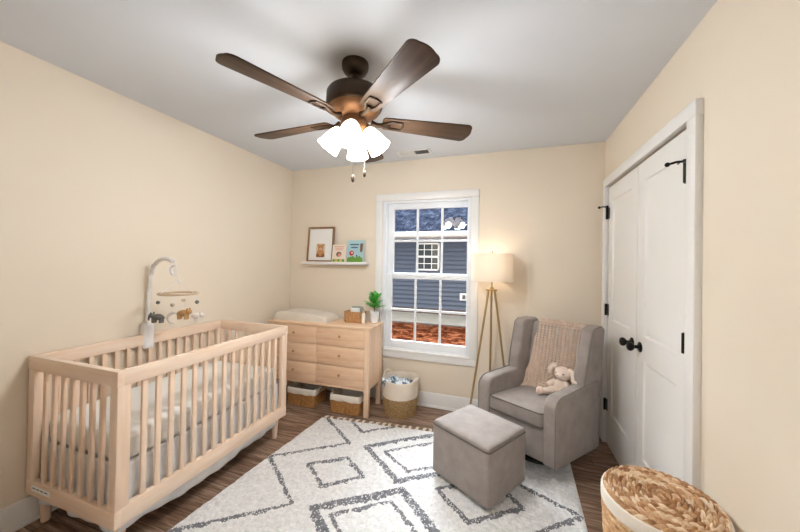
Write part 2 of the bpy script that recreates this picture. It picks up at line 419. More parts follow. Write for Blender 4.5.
for k in range(4):
    a = math.radians(-72+90*k)
    M = (T(0, 0, -.335) @ RZ(a) @ T(.052, 0, 0) @ Matrix.Rotation(PI-.66, 4, 'Y'))
    if gl0 is None:
        b = MB(); b.lathe([(.026, .022), (.034, .03), (.044, .055), (.05, .085), (.055, .118), (.062, .145), (.06, .146), (.052, .118), (.047, .085), (.04, .055), (.03, .032)], 28, cap0=False, cap1=False)
        gl0 = b.build('lamp_shade', m_shade, fan, recalc=True); o = gl0
        so = MB().lathe([(.016, -.03), (.02, -.01), (.027, .0), (.03, .02), (.03, .03)], 20).build('socket', m_bronzel, gl0)
        bu = MB().ell((0, 0, .075), (.024, .024, .034), sub=2).build('bulb', m_bulb, gl0)
        pass
    else:
        o = copy_part(gl0, fan); copy_part(so, o); copy_part(bu, o)
    o.matrix_local = M
    lp = bpy.data.lights.new('fan_bulb_light', 'POINT'); lp.energy = 10.5; lp.color = (.89, .95, 1); lp.shadow_soft_size = .05
    lo = bpy.data.objects.new('fan_bulb_light', lp); COL.objects.link(lo); lo.location = Vector((FX, FY, H))+(M @ Vector((0, 0, .165)))
for dx, dy, ln in ((.004, -.012, .15), (.05, .03, .115)):
    c = MB().tube([(dx, dy, -.36), (dx, dy, -.44-ln)], .0016, 6).build('pull_chain', m_bronze, fan)
    MB().lathe([(.003, 0), (.0075, -.008), (.009, -.022), (.007, -.036), (.003, -.042)], 12, T(dx, dy, -.44-ln)).build('fob', m_bronze, c)

# ------------------------------------------------------------------ crib
CRX, CRY, CRR = -1.999, 1.510, math.radians(.3)
crib = thing('crib', 'light maple wooden baby crib with vertical slats against the left wall', 'crib', (CRX, CRY, 0), CRR)
hw, hl, zt, zb = .35, .576, .875, .165
def rail(x0, x1, y0, y1, z0, z1, name, m): return MB().box(x0, x1, y0, y1, z0, z1, .004, 2).build(name, m, crib)
tr_ = .072; th = .03; pw = .052
for sx in (-1, 1):
    xa, xb = sorted((sx*hw, sx*(hw-th)))
    rail(xa, xb, -hl, hl, zt-tr_, zt, 'side_top_rail', m_crib)
    rail(xa, xb, -hl, hl, zb, zb+.085, 'side_bottom_rail', m_crib)
    for sy in (-1, 1):
        ya, yb = sorted((sy*(hl+.003), sy*(hl-pw)))
        MB().box(xa, xb, ya, yb, zb+.08, zt-tr_+.004, .003).build('corner_post', m_cribz, crib)
        xa2, xb2 = sorted((sx*(hw-.0012), sx*(hw-pw)))
        ya2, yb2 = sorted((sy*(hl+.004), sy*(hl-th+.004)))
        MB().box(xa2, xb2, ya2, yb2, zb+.06, zt-tr_+.004, .003).build('end_post', m_cribz, crib)
        M = T(sx*(hw-.06), sy*(hl-.05), 0)
        MB().lathe([(.017, 0), (.019, .004), (.027, zb-.01), (.027, zb+.005)], 20, M).build('leg', m_cribz, crib)
for sy in (-1, 1):
    ya, yb = sorted((sy*(hl+.006), sy*(hl-th+.006)))
    rail(-hw-.001, hw+.001, ya, yb, zt-tr_, zt+.001, 'end_top_rail', m_cribx)
    rail(-hw-.001, hw+.001, ya, yb, zb-.001, zb+.075, 'end_bottom_rail', m_cribx)
sl = None
def slat(x, y):
    global sl
    if sl is None:
        sl = MB().box(-.008, .008, -.0125, .0125, zb+.06, zt-tr_+.02, .003).build('slat', m_cribz, crib); o = sl
    else: o = copy_part(sl, crib)
    o.location = (x, y, 0); return o
for sx in (-1, 1):
    for k in range(15): slat(sx*(hw-th/2), -hl+pw+(k+1)*(2*hl-2*pw)/16)
for sy in (-1, 1):
    for k in range(7): slat(-hw+pw+(k+1)*(2*hw-2*pw)/8, sy*(hl-th/2+.004)).rotation_euler = (0, 0, PI/2)
lb = MB(); lb.box(-hw+.06, -hw+.22, -hl-.0066, -hl-.006, zb+.028, zb+.058, m=m_paper)
for k in range(4): lb.box(-hw+.07+k*.034, -hw+.095+k*.034, -hl-.0069, -hl-.0065, zb+.042, zb+.047, m=m_pipe)
o = lb.build('warning_sticker', None, crib); o['label'] = 'white printed warning sticker'
for sz in (.79, .26): MB().lathe([(.006, 0), (.006, .002)], 12, T(-hw+.045, -hl+pw+.0005, sz) @ Matrix.Rotation(-PI/2, 4, 'X')).build('bolt_hole_shade', m_darkbase, crib)  # dark discs, the shade of a hole put into the colour

def soft_box(mb, x0, x1, y0, y1, z0, z1, r, n=8, puff=.0, m=None, nx=1):
    """cushion: superellipse-rounded box as a subdivided, bulged cube"""
    b = bmesh.new(); bmesh.ops.create_cube(b, size=2); bmesh.ops.subdivide_edges(b, edges=b.edges[:], cuts=n*2, use_grid_fill=True)
    hx, hy, hz = (x1-x0)/2, (y1-y0)/2, (z1-z0)/2
    for v in b.verts:
        p = v.co
        q = Vector((p.x*hx, p.y*hy, p.z*hz)); c = Vector((max(-hx+r, min(hx-r, q.x)), max(-hy+r, min(hy-r, q.y)), max(-hz+r, min(hz-r, q.z))))
        dd = q-c
        if dd.length > 1e-6: q = c+dd.normalized()*r
        bz = puff*(1-(p.x**2))*(1-(p.y**2))
        v.co = Vector(((x0+x1)/2+q.x, (y0+y1)/2+q.y, (z0+z1)/2+q.z+(bz if p.z > 0 else 0)))
    mb.absorb(b, None, m); return mb
mt = thing('crib_mattress', 'white fitted-sheet mattress lying inside the wooden crib', 'mattress', (CRX, CRY, .41), CRR)
b = MB(); soft_box(b, -.298, .298, -.528, .528, 0, .145, .035, 10, .012)
for v_ in b.bm.verts:
    v_.co.z += .004*noise.noise(v_.co*9); 
b.build('mattress', m_sheet, mt)
# gathered skirt under the mattress
b = MB(); rows = []
cor = [(-.303, -.538), (.303, -.538), (.303, .538), (-.303, .538)]; per = []
for i in range(4):
    p, q = Vector(cor[i]), Vector(cor[(i+1) % 4]); n = 110 if i % 2 else 60
    nrm = Vector(((q-p).y, -(q-p).x)).normalized()
    for k in range(n): per.append((p+(q-p)*k/n, nrm, min(k, n-k)/n))
for j in range(15):
    tt = j/14; row = []
    for i, (p, nrm, ed) in enumerate(per):
        s = i*.045
        w = (.006*math.sin(s*5.1+1.3*math.sin(s*.7))+.004*math.sin(s*11.3))*tt
        low = .104+.018*math.sin(s*.93)+.006*math.sin(s*2.3+.5)
        z = .424+(low-.424)*tt
        q = p+nrm*(w+.012*tt); row.append((q.x, q.y, z))
    rows.append(row)
b.grid(rows, closed_v=True)
sk = b.build('crib_skirt', m_skirt, None, (CRX, CRY, 0), (0, 0, CRR), recalc=True)
so_ = sk.modifiers.new('thick', 'SOLIDIFY'); so_.thickness = .002
tag(sk, 'white gathered crib skirt hanging below the mattress inside the crib', 'crib skirt')

# ------------------------------------------------------------------ mobile
m_mob = paint('mobile_ivory', (244, 242, 244), (248, 246, 247), .6); m_mobarm = fabric('mobile_arm_wrap', (224, 216, 210), (248, 245, 242), 90)
m_felt_g = fabric('felt_grey', (104, 102, 96), (126, 122, 116), 200); m_felt_b = fabric('felt_brown', (176, 132, 84), (196, 154, 104), 200); m_felt_w = fabric('felt_white', (230, 218, 208), (242, 233, 226), 200); m_felt_t = fabric('felt_tan', (196, 170, 140), (212, 190, 164), 200)
MY = 1.487; MX0 = CRX-hw+th/2
mo = thing('crib_mobile', 'ivory baby mobile with felt animals hanging from an arm clamped to the crib rail', 'mobile', (MX0, MY, .89))
def ml(x, z, y=0): return (x-MX0, y, z-.89)
soft_box(b2 := MB(), -.028, .028, -.034, .034, -.115, .06, .018, 5); b2.build('clamp', m_mob, mo)
arm = [ml(MX0+.004, .92), ml(MX0+.006, 1.0), ml(MX0+.008, 1.1), ml(MX0+.012, 1.2), ml(MX0+.022, 1.28), ml(MX0+.05, 1.345), ml(MX0+.1, 1.383), ml(MX0+.16, 1.395), ml(MX0+.205, 1.388), ml(MX0+.232, 1.374)]
dense = []
for i in range(len(arm)-1):
    for k in range(8): dense.append(Vector(arm[i]).lerp(Vector(arm[i+1]), k/8))
dense.append(Vector(arm[-1]))
MB().tube(dense, [.013+.0022*math.sin(i*1.3) for i in range(len(dense))], 12).build('arm', m_mobarm, mo)
b = MB(); pts = []
for i in range(25):
    a = math.radians(50+260*i/24); pts.append((.036*math.cos(a), .036*math.sin(a)))
for i in range(25):
    a = math.radians(300-240*i/24); pts.append((.012+.031*math.cos(a), .031*math.sin(a)))
def moon(b, k, M=None):
    bb = bmesh.new(); rings = []
    for i in range(29):
        t = i/28; a = math.radians(55+250*t); o = Vector((math.cos(a), 0, math.sin(a)))*.036*k
        wd = (.02*math.sin(PI*t)**.8+.001)*k; c = o*(1-wd/(.072*k)); d = o.normalized()
        rings.append([bb.verts.new(c+d*(wd/2)*math.cos(2*PI*q/10)+Vector((0, .008*k*min(1, wd/(.01*k))*math.sin(2*PI*q/10), 0))) for q in range(10)])
    for A, B in zip(rings, rings[1:]):
        for q in range(10): bb.faces.new((A[q], A[(q+1) % 10], B[(q+1) % 10], B[q]))
    bb.faces.new(rings[0][::-1]); bb.faces.new(rings[-1]); bmesh.ops.recalc_face_normals(bb, faces=bb.faces[:]); b.absorb(bb, M)
MC = Vector(ml(MX0+.242, 1.318))
moon(b, 1, M=T(*MC)); b.build('crescent_moon', m_mob, mo)
hq = at(178.7, 293.5, Y=MY); HC = Vector(ml(hq.x, hq.z)); hr = .108; HM = at(173, 318, Y=MY+.05)
b = MB(); b.tube([HC+Vector((hr*math.cos(a), hr*math.sin(a), 0)) for a in np.linspace(0, 2*PI, 49)], .0075, 8, caps=False); b.build('hoop', m_felt_t, mo)
b = MB(); b.tube([MC+Vector((.006, 0, .07)), HC+Vector((0, 0, .085))], .0018, 6)
for k in range(3):
    a = k*2*PI/3+.3; b.tube([HC+Vector((0, 0, .085)), HC+Vector((hr*math.cos(a), hr*math.sin(a), 0))], .0013, 5)
b.ell(HC+Vector((0, 0, .085)), (.007, .007, .007), sub=2); b.build('hanging_cord', m_mob, mo)
def animal(name, m, L, hgt, trunk=False, horn=False):
    b = MB(); b.ell((0, 0, 0), (L*.42, .02, hgt*.3)); b.ell((L*.4, 0, hgt*.12), (L*.19, .018, hgt*.23))
    for sx in (-.27, .22):
        for sy in (-.008, .008): b.tube([(L*sx, sy, -hgt*.1), (L*sx, sy, -hgt*.55)], [.011, .009], 8)
    if trunk: b.tube([(L*.5, 0, hgt*.1), (L*.6, 0, -hgt*.1), (L*.6, 0, -hgt*.35)], [.008, .006, .004], 8)
    for s in (-1, 1): b.ell((L*.36, s*.012, hgt*.3), (.007, .005, .012))
    b.tube([(-L*.4, 0, hgt*.05), (-L*.5, 0, -hgt*.1)], .003, 6)
    return b
hang = [(at(157.5, 317, Y=MY-.02), 'felt_elephant', m_felt_g, .1, .07, PI+.3), (at(183.5, 313, Y=MY-.06), 'felt_bear', m_felt_b, .085, .07, .35), (at(197, 316, Y=MY+.03), 'felt_lamb', m_felt_w, .08, .066, .35)]
knots = []
for q, nm, m, L, hh, rz_ in hang:
    animal(nm, m, L, hh, nm == 'felt_elephant').build(nm, m, mo, ml(q.x, q.z, q.y-MY), (0, 0, rz_)); knots.append(q)
b = MB(); moon(b, 1.15); b.build('felt_moon', m_felt_w, mo, ml(HM.x, HM.z, HM.y-MY), (0, .25, .4)); knots.append(HM)
for x, y, dy, m in ((158, 302.5, .02, m_felt_g), (172.5, 305, -.07, m_felt_t), (183.5, 300, .07, m_felt_t), (197, 302, -.01, m_felt_g)):
    q = at(x, y, Y=MY+dy); MB().ell((0, 0, 0), (.0125, .0125, .0125), sub=2).build('felt_ball', m, mo, ml(q.x, q.z, q.y-MY)); knots.append(q)
for q in knots:
    p = Vector(ml(q.x, q.z, q.y-MY)); d = Vector((p.x-HC.x, p.y-HC.y, 0)); d = d.normalized()*hr
    MB().tube([p, (HC.x+d.x, HC.y+d.y, HC.z)], .0009, 5).build('hanging_thread', m_mob, mo)

# ------------------------------------------------------------------ dresser
DX, DYc, DR, dw, dd_, dz = -1.695, 2.729, math.radians(2.0), 1.072, .349, .807
dr = thing('dresser', 'light ash six-drawer dresser under the picture shelf beside the window', 'dresser', (DX, DYc, 0), DR)
w2, d2 = dw/2, dd_/2
MB().box(-w2-.012, w2+.012, -d2-.008, d2, dz-.022, dz, .005).build('top', m_dres, dr)
for sx in (-1, 1):
    for sy in (-1, 1):
        x0, x1 = sorted((sx*w2, sx*(w2-.046))); y0, y1 = sorted((sy*d2, sy*(d2-.046)))
        MB().box(x0, x1, y0, y1, 0, dz-.02, .004).build('leg', m_dresz, dr)
    x0, x1 = sorted((sx*(w2-.008), sx*(w2-.026))); MB().box(x0, x1, -d2+.044, d2-.044, .235, dz-.021, 0).build('side_panel', m_dresz, dr)
MB().box(-w2+.03, w2-.03, d2-.02, d2-.006, .24, dz-.021).build('back_panel', m_dres, dr)
MB().box(-w2+.04, w2-.04, -d2+.006, -d2+.03, .232, .252, .002).build('bottom_rail', m_dres, dr)
MB().box(-w2+.03, w2-.03, -d2+.02, d2-.02, .236, .246).build('bottom_panel', m_dres, dr)
zz = [.254, .432, .610, .786]; dro = kno = None
for cx_ in (-1, 1):
    for r in range(3):
        hx = (w2-.046)/2; 
        if dro is None:
            dro = MB().box(-hx+.0018, hx-.0018, 0, .02, .0018, .1755, .002).build('drawer', m_dres, dr); o = dro
            kno = MB().lathe([(.0075, 0), (.0075, .008), (.0125, .012), (.0135, .018), (.0105, .022)], 18, T(0, 0, .1) @ Matrix.Rotation(PI/2, 4, 'X')).build('knob', m_knob, dro)
        else: o = copy_part(dro, dr); copy_part(kno, o)
        o.location = (cx_*hx, -d2+.003, zz[r])
MB().box(-w2+.05, w2-.05, -d2+.026, -d2+.03, .25, dz-.022).build('drawer_gap_shade', m_darkbase, dr)  # dark sheet added behind the fronts, its colour serves as shade in the gaps

def DL(x, y, z=dz): return Matrix.Translation((DX, DYc, 0)) @ RZ(DR) @ Vector((x, y, z))
# changing pad
pad = MB(); rows = []
NU, NV = 48, 24
for i in range(NU+1):
    u = -1+2*i/NU; row = []
    for j in range(NV+1):
        v_ = -1+2*j/NV
        ex = 1-abs(u)**8; ey = 1-abs(v_)**6
        h = .055+.06*abs(v_)**2*(.6+.4*math.cos(u*2.6+.4))+.025*max(0, -u)**2
        h *= (ex*ey)**.45 if ex > 0 and ey > 0 else 0
        X, Y = u*.305, v_*.142
        if abs(v_) > .7: Y *= 1-.06*(1-math.cos(u*4))*.5
        row.append((X, Y, .004+h))
    rows.append(row)
pad.grid(rows)
bot = [[(p[0], p[1], 0.0) for p in r] for r in rows]; pad.grid([r[::-1] for r in bot])
ring_t = [rows[i][0] for i in range(NU+1)]+[rows[NU][j] for j in range(1, NV+1)]+[rows[i][NV] for i in range(NU-1, -1, -1)]+[rows[0][j] for j in range(NV-1, 0, -1)]
pad.grid([[p, (p[0], p[1], 0)] for p in ring_t], closed_u=True)
bmesh.ops.remove_doubles(pad.bm, verts=pad.bm.verts[:], dist=1e-5)
po = pad.build('changing_pad', m_padf, None, DL(-.235, .02), (0, 0, DR), recalc=True, sharp=1.2)
tag(po, 'beige contoured changing pad on top of the dresser', 'changing pad')

# woven walls
def weave(path, per, z0, z1, rows_, n_str, amp=.006, taper=0.0, res=5, twist=.5):
    """displaced woven wall; path(s in 0..1) -> (x, y, nx, ny); returns grid rows"""
    nz = rows_*res; ns = n_str*6; out = []
    for i in range(nz+1):
        t = i/nz; fr = (t*rows_) % 1.0; row_i = int(t*rows_-1e-9); row = []
        for j in range(ns):
            s = j/ns
            ph = s*n_str+row_i*.5+(fr-.5)*twist
            d = amp*math.sin(PI*fr)**.6*(.45+.55*abs(math.sin(PI*ph))**.7) if 0 < fr < 1 else 0
            x, y, nx, ny = path(s, t); row.append((x+nx*d, y+ny*d, z0+(z1-z0)*t))
        out.append(row)
    return out
def circ(r0, r1, cx=0, cy=0):
    def f(s, t):
        a = 2*PI*s; r = r0+(r1-r0)*t; return cx+r*math.cos(a), cy+r*math.sin(a), math.cos(a), math.sin(a)
    return f
def rrect(hx, hy, r, k0=1, k1=1):
    segs = []; L = [2*(hx-r), PI/2*r, 2*(hy-r), PI/2*r]*2; tot = sum(L)
    def f(s, t):
        k = k0+(k1-k0)*t; d = s*tot; i = 0
        while d > L[i] and i < 7: d -= L[i]; i += 1
        u = d/L[i]; q = i//2
        if i % 2 == 0:
            p = [(-hx+r+2*(hx-r)*u, -hy), (hx, -hy+r+2*(hy-r)*u), (hx-r-2*(hx-r)*u, hy), (-hx, hy-r-2*(hy-r)*u)][q]; n = [(0, -1), (1, 0), (0, 1), (-1, 0)][q]
        else:
            a = -PI/2+q*PI/2+u*PI/2; c = [(hx-r, -hy+r), (hx-r, hy-r), (-hx+r, hy-r), (-hx+r, -hy+r)][q]
            n = (math.cos(a), math.sin(a)); p = (c[0]+r*n[0], c[1]+r*n[1])
        return p[0]*k, p[1]*k, n[0], n[1]
    return f

# small wicker caddy on the dresser
cp = DL(.285, .065)
ca = thing('wicker_caddy', 'small oval wicker basket with a handle on the dresser beside the changing pad', 'basket', cp, DR)
b = MB(); b.grid(weave(rrect(.098, .066, .03, .94, 1), .6, 0, .1, 9, 30, .004), closed_v=True)
b.prism([rrect(.095, .063, .03, .94, .94)(s/40, 0)[:2] for s in range(40)], .002, .008, 'z'); 
b.grid([[(lambda p: (p[0]*.95, p[1]*.95, .1-.09*t/4))(rrect(.095, .063, .03)(s/60, 0)) for s in range(60)] for t in range(5)], closed_v=True)
b.tube([(lambda p: (p[0], p[1], .1))(rrect(.097, .065, .03)(s/60, 0)) for s in range(61)], .006, 8, caps=False)
b.build('basket_body', m_wick, ca, sharp=None)
wp = thing('wipes_packet', 'white packet of wipes standing inside the small wicker basket', 'packet', cp+Vector((.005, -.01, .009)), DR+.1)
soft_box(b2 := MB(), -.045, .045, -.02, .02, 0, .128, .012, 5); b2.build('packet', m_paper, wp)
MB().box(-.02, .02, -.0225, -.0185, .05, .085, .002).build('lid_flap', m_pot, wp)
tb = MB(); soft_box(tb, -.065, .06, -.014, .014, 0, .14, .01, 5)
tag(tb.build('folded_cloth', fabric('grey_green_cloth', (150, 150, 140), (172, 172, 162)), None, cp+Vector((.012, .034, .009)), (0, 0, DR)), 'greyish folded cloth standing at the back of the small wicker basket', 'cloth')
bt = thing('lotion_bottle', 'slim cream bottle standing between the wicker basket and the potted plant', 'bottle', DL(.402, .0))
MB().lathe([(.017, 0), (.019, .003), (.019, .085), (.015, .097), (.008, .102)], 24).build('bottle_body', m_rim, bt)
MB().lathe([(.0095, .1), (.0095, .122), (.008, .124)], 18).build('cap', m_felt_t, bt)

# plant
pp = DL(.468, .11)
pl_ = thing('potted_plant', 'bright green leafy plant in a white pot on the dresser by the window', 'plant', pp)
MB().lathe([(.038, 0), (.041, .003), (.047, .108), (.0485, .112), (.045, .112), (.043, .095)], 32, cap1=False).build('pot', m_pot, pl_)
MB().lathe([(.0435, .097), (.02, .1), (.001, .101)], 24).build('soil', m_darkbase, pl_)
MB().tube([(0, 0, .095), (.003, .002, .15), (-.002, 0, .21), (.002, 0, .26)], [.005, .0045, .004, .003], 8).build('stem', m_stem, pl_)
def leaf(L, W):
    rows = []
    for i in range(13):
        t = i/12; w = W*(math.sin(PI*min(1, t*1.02)**.8)**.8 if 0 < t < 1 else 0.02)*(.75+.5*t)
        row = []
        for j in range(9):
            s = -1+2*j/8
            row.append((L*t, w*s, .22*w*abs(s)-.14*L*t*t+.003*math.sin(t*18)*abs(s)))
        rows.append(row)
    return MB().grid(rows)
for k in range(13):
    t = k/12; az = k*2.4+.6; el = .4+.85*t+random.uniform(-.12, .12); L = (.14-.03*t)*random.uniform(.9, 1.1)
    lo_ = leaf(L, L*.3).build('leaf', m_leaf, pl_, (.003*math.cos(az), .003*math.sin(az), .13+.09*t), (0, 0, 0), sharp=None)
    lo_.rotation_euler = (Matrix.Rotation(az, 3, 'Z') @ Matrix.Rotation(-el, 3, 'Y')).to_euler()

# ------------------------------------------------------------------ picture ledge, frame, books
LX0, LX1, LZ = -2.13, -1.365, 1.392
lg = thing('picture_ledge', 'white floating picture ledge on the back wall above the dresser', 'shelf', ((LX0+LX1)/2, YB, LZ))
lw = (LX1-LX0)/2
MB().box(-lw, lw, -.1, 0, -.016, 0, .002).build('shelf_board', m_white, lg)
MB().box(-lw, lw, -.11, -.099, -.02, .006, .002).build('front_lip', m_white, lg)
MB().box(-lw, lw, -.012, 0, -.03, .004, .002).build('back_rail', m_white, lg)
m_frame = wood('frame_oak', (120, 86, 52), (146, 106, 66), (162, 124, 82), 2, 1.2)
pf = thing('framed_picture', 'brown wooden picture frame with a bear picture in a wide white mat on the ledge', 'picture frame', (-1.942, YB-.052, LZ+.001))
pf.rotation_euler = (-.085, 0, 0)
fw, fh, ft = .166, .388, .02
b = MB(); b.box(-fw, -fw+ft, -.009, .009, 0, fh, .002); b.box(fw-ft, fw, -.009, .009, 0, fh, .002); b.box(-fw+ft, fw-ft, -.009, .009, 0, ft, .002); b.box(-fw+ft, fw-ft, -.009, .009, fh-ft, fh, .002); b.build('frame', m_frame, pf)
MB().box(-fw+.01, fw-.01, .001, .007, .01, fh-.01).build('mat_board', m_paper, pf)
m_b1 = simple('bear_tan', (198, 142, 92), .8); m_b2 = simple('bear_brown', (146, 92, 56), .8); m_b3 = simple('print_cream', (222, 200, 176), .8)
def disc(b, x, z, rx, rz, y, m, n=20): b.prism([(x+rx*math.cos(2*PI*k/n), z+rz*math.sin(2*PI*k/n)) for k in range(n)], y, y+.0004, 'y', m=m)
b = MB(); cxp, czp = .004, .128
b.box(cxp-.055, cxp+.055, .0004, .001, czp-.075, czp+.075, m=m_b3)
disc(b, cxp, czp-.03, .048, .044, 0, m_b1); disc(b, cxp, czp+.03, .036, .034, -.0005, m_b1)
for s in (-1, 1):
    disc(b, cxp+s*.03, czp+.058, .013, .013, -.0003, m_b1); disc(b, cxp+s*.034, czp-.055, .02, .018, -.0008, m_b2); disc(b, cxp+s*.012, czp+.036, .004, .004, -.001, m_darkbase, 10)
disc(b, cxp, czp+.02, .015, .012, -.0009, m_b3); disc(b, cxp, czp+.024, .005, .004, -.0014, m_darkbase, 10); b.box(cxp-.05, cxp+.05, -.0002, .0004, czp-.075, czp-.06, m=m_b2)
b.build('picture', None, pf)
def book(loc, w, h, th, lab, cover, spine, deco, rz=0):
    t = thing('picture_book', lab, 'book', loc, 0, 'picture books on the ledge'); t.rotation_euler = (-.12, 0, rz)
    MB().box(.002, w-.003, .002, th-.002, .003, h-.003).build('pages', m_paper, t)
    b = MB(); b.box(0, w, 0, .002, 0, h, m=cover); b.box(0, w, th-.002, th, 0, h, m=cover); b.box(-.001, .002, -.0005, th+.0005, 0, h, m=spine); b.build('cover', None, t)
    d = MB(); deco(d, w, h); d.build('cover_picture', None, t)
c_cr = simple('cover_cream', (238, 222, 206), .5); c_bl = simple('cover_blue', (170, 206, 214), .5); c_tl = simple('spine_teal', (74, 104, 112), .5); c_red = simple('cover_red', (186, 44, 52), .5)
c_gr = simple('cover_green', (110, 158, 62), .5); c_br = simple('cover_brown', (122, 84, 56), .5); c_ye = simple('cover_yellow', (222, 186, 112), .5); c_pk = simple('cover_pink', (222, 160, 140), .5); c_nv = simple('cover_navy', (60, 88, 112), .5)
def deco1(d, w, h):
    for k in range(3): d.box(w*(.14+.05*k), w*(.86-.05*k), -.0006, 0, h*(.9-.09*k)-.006, h*(.9-.09*k)+.002, m=c_pk)
    disc(d, w*.5, h*.45, w*.19, w*.17, -.0006, c_br); disc(d, w*.55, h*.41, w*.12, w*.12, -.0011, c_pk); disc(d, w*.55, h*.2, w*.22, h*.13, -.0008, c_cr)
    for k in range(5): disc(d, w*(.16+.17*k), h*(.1+.02*(k % 2)), w*.1, h*.085, -.0013, c_ye if k % 2 else c_gr)
    d.box(w*.04, w*.96, -.0005, 0, .004, h*.09, m=c_ye)
def deco2(d, w, h):
    for k in range(2): d.box(w*(.14+.08*k), w*(.7-.06*k), -.0006, 0, h*(.82-.13*k)-.009, h*(.82-.13*k)+.004, m=c_nv)
    disc(d, w*.27, h*.42, w*.15, w*.15, -.0006, c_red); disc(d, w*.3, h*.44, w*.05, w*.05, -.0011, c_cr)
    d.box(w*.78, w*.95, -.0006, 0, h*.55, h*.86, m=c_br); disc(d, w*.86, h*.52, w*.07, w*.07, -.0007, c_br)
    for k in range(7): disc(d, w*(.1+.133*k), h*(.13+.03*(k % 3)), w*.09, h*.11, -.0008, c_gr)
    d.box(w*.01, w*.99, -.0005, 0, .003, h*.14, m=c_gr); disc(d, w*.6, h*.3, w*.05, w*.06, -.0012, c_nv)
book((-1.772, YB-.086, LZ+.001), .164, .19, .022, 'cream picture book with a dark spine leaning between the frame and blue book', c_cr, c_tl, deco1)
book((-1.598, YB-.07, LZ+.001), .185, .236, .014, 'taller blue and green picture book at the right end of the ledge', c_bl, c_bl, deco2)

# ------------------------------------------------------------------ baskets under the dresser
def lined_basket(x, y, lab):
    t = thing('storage_basket', lab, 'basket', DL(x, y, 0), DR, 'lined baskets under the dresser')
    b = MB(); f = rrect(.15, .125, .022, .95, 1)
    b.grid(weave(f, 1, .003, .125, 10, 52, .005), closed_v=True)
    b.prism([f(s/40, 0)[:2] for s in range(40)], 0, .006, 'z'); b.build('woven_body', m_wickd, t, sharp=None)
    g = rrect(.15, .125, .022)
    b = MB(); rows = []
    for k, (z, s) in enumerate(((.02, .93), (.1, .95), (.168, .965), (.172, .985), (.168, 1.012), (.15, 1.03), (.118, 1.04), (.115, 1.03))):
        rows.append([(g(i/80, 0)[0]*s, g(i/80, 0)[1]*s, z+.003*math.sin(i*.7+k)*(k > 4)) for i in range(80)])
    b.grid(rows, closed_v=True); b.build('fabric_liner', m_rim, t, recalc=True, sharp=None)
    for sx in (-1, 1): MB().tube([(sx*.154, -.03, .135), (sx*.166, -.02, .155), (sx*.17, 0, .16), (sx*.166, .02, .155), (sx*.154, .03, .135)], .004, 8).build('handle', m_wickd, t)
lined_basket(-.172, -.035, 'lined wicker basket under the left half of the dresser beside the crib')
lined_basket(.3, -.045, 'lined wicker basket under the right half of the dresser near its front leg')

# ------------------------------------------------------------------ laundry basket
lx, ly = -.93, 2.805
lb_ = thing('laundry_basket', 'two-tone round rope basket with cream top and seagrass base under the window', 'basket', (lx, ly, 0))
b = MB(); b.grid(weave(circ(.148, .165), 1, .0, .168, 9, 44, .005), closed_v=True); b.lathe([(.148, 0), (.147, .006)], 40)
b.build('seagrass_base', wicker('seagrass_olive', (120, 92, 56), (164, 132, 88), (190, 160, 116)), lb_, sharp=None)
b = MB(); rows = []
for z, r, w in ((.165, .166, 0), (.2, .1675, .3), (.25, .1685, .6), (.3, .169, .9), (.322, .1695, 1), (.327, .166, 1), (.322, .163, 1), (.25, .161, .5), (.15, .156, 0), (.02, .14, 0)):
    rows.append([((r+.004*w*math.sin(3*a+1))*math.cos(a), (r+.004*w*math.sin(3*a+1))*math.sin(a), z+w*(.009*math.sin(2*a+.6))) for a in np.linspace(0, 2*PI, 73)[:-1]])
b.grid(rows, closed_v=True); b.build('cotton_top', m_canvas, lb_, recalc=True, sharp=None)
for a in (2.7, -.35+.0):
    b = MB(); c = Vector((math.cos(a), math.sin(a), 0)); tt_ = Vector((-c.y, c.x, 0))
    b.tube([c*.172+tt_*s*.045+Vector((0, 0, .315+.035*math.sqrt(max(0, 1-s*s))))+c*.006 for s in np.linspace(-1, 1, 13)], .006, 8); b.build('handle', m_canvas, lb_)
# cloth in it
b = MB(); rows = []
for i in range(25):
    row = []
    for j in range(25):
        u, v_ = -1+i/12, -1+j/12; p = Vector((u*3, v_*3, 1.3))
        r = math.hypot(u, v_); k = min(1, r)/max(r, 1e-6) if r > 1 else 1
        row.append((u*k*.13, v_*k*.13, .255+.035*noise.noise(p)+.03*noise.noise(p*2.3)+.02*(1-min(1, r))))
    rows.append(row)
b.grid(rows)
m_cl = NT('printed_cloth'); v_ = m_cl.coords(); m_cl.link(m_cl.ramp(m_cl.noise(v_, 22, 1), [(.48, (222, 228, 232)), (.56, (150, 166, 180)), (.62, (88, 100, 112))]), m_cl.b.inputs['Base Color']); m_cl.b.inputs['Roughness'].default_value = .9
cl = b.build('swaddle_cloth', m_cl.m, None, (lx-.012, ly-.012, .02), (0, 0, 0), sharp=None)
cl.modifiers.new('thick', 'SOLIDIFY').thickness = .004
tag(cl, 'crumpled white and blue-grey printed cloth inside the two-tone basket', 'cloth')
b = MB(); rows = []
for i in range(13):
    t = i/12; row = []
    for j in range(9):
        s = -1+j/4; w = .05*(1-.45*t)
        path = [(.1, .29), (.15, .325), (.176, .333), (.182, .31), (.184, .275)]
        q = t*4; k = min(3, int(q)); fq = q-k
        r = path[k][0]*(1-fq)+path[k+1][0]*fq; z = path[k][1]*(1-fq)+path[k+1][1]*fq
        row.append((s*w+.01*t, -r-.002*math.sin(s*4), z+.004*math.sin(s*5+t*3)))
    rows.append(row)
b.grid(rows)
c2 = b.build('cloth_corner', m_cl.m, cl, (.012, .012, -.02), (0, 0, -.75), sharp=None); c2.modifiers.new('thick', 'SOLIDIFY').thickness = .003

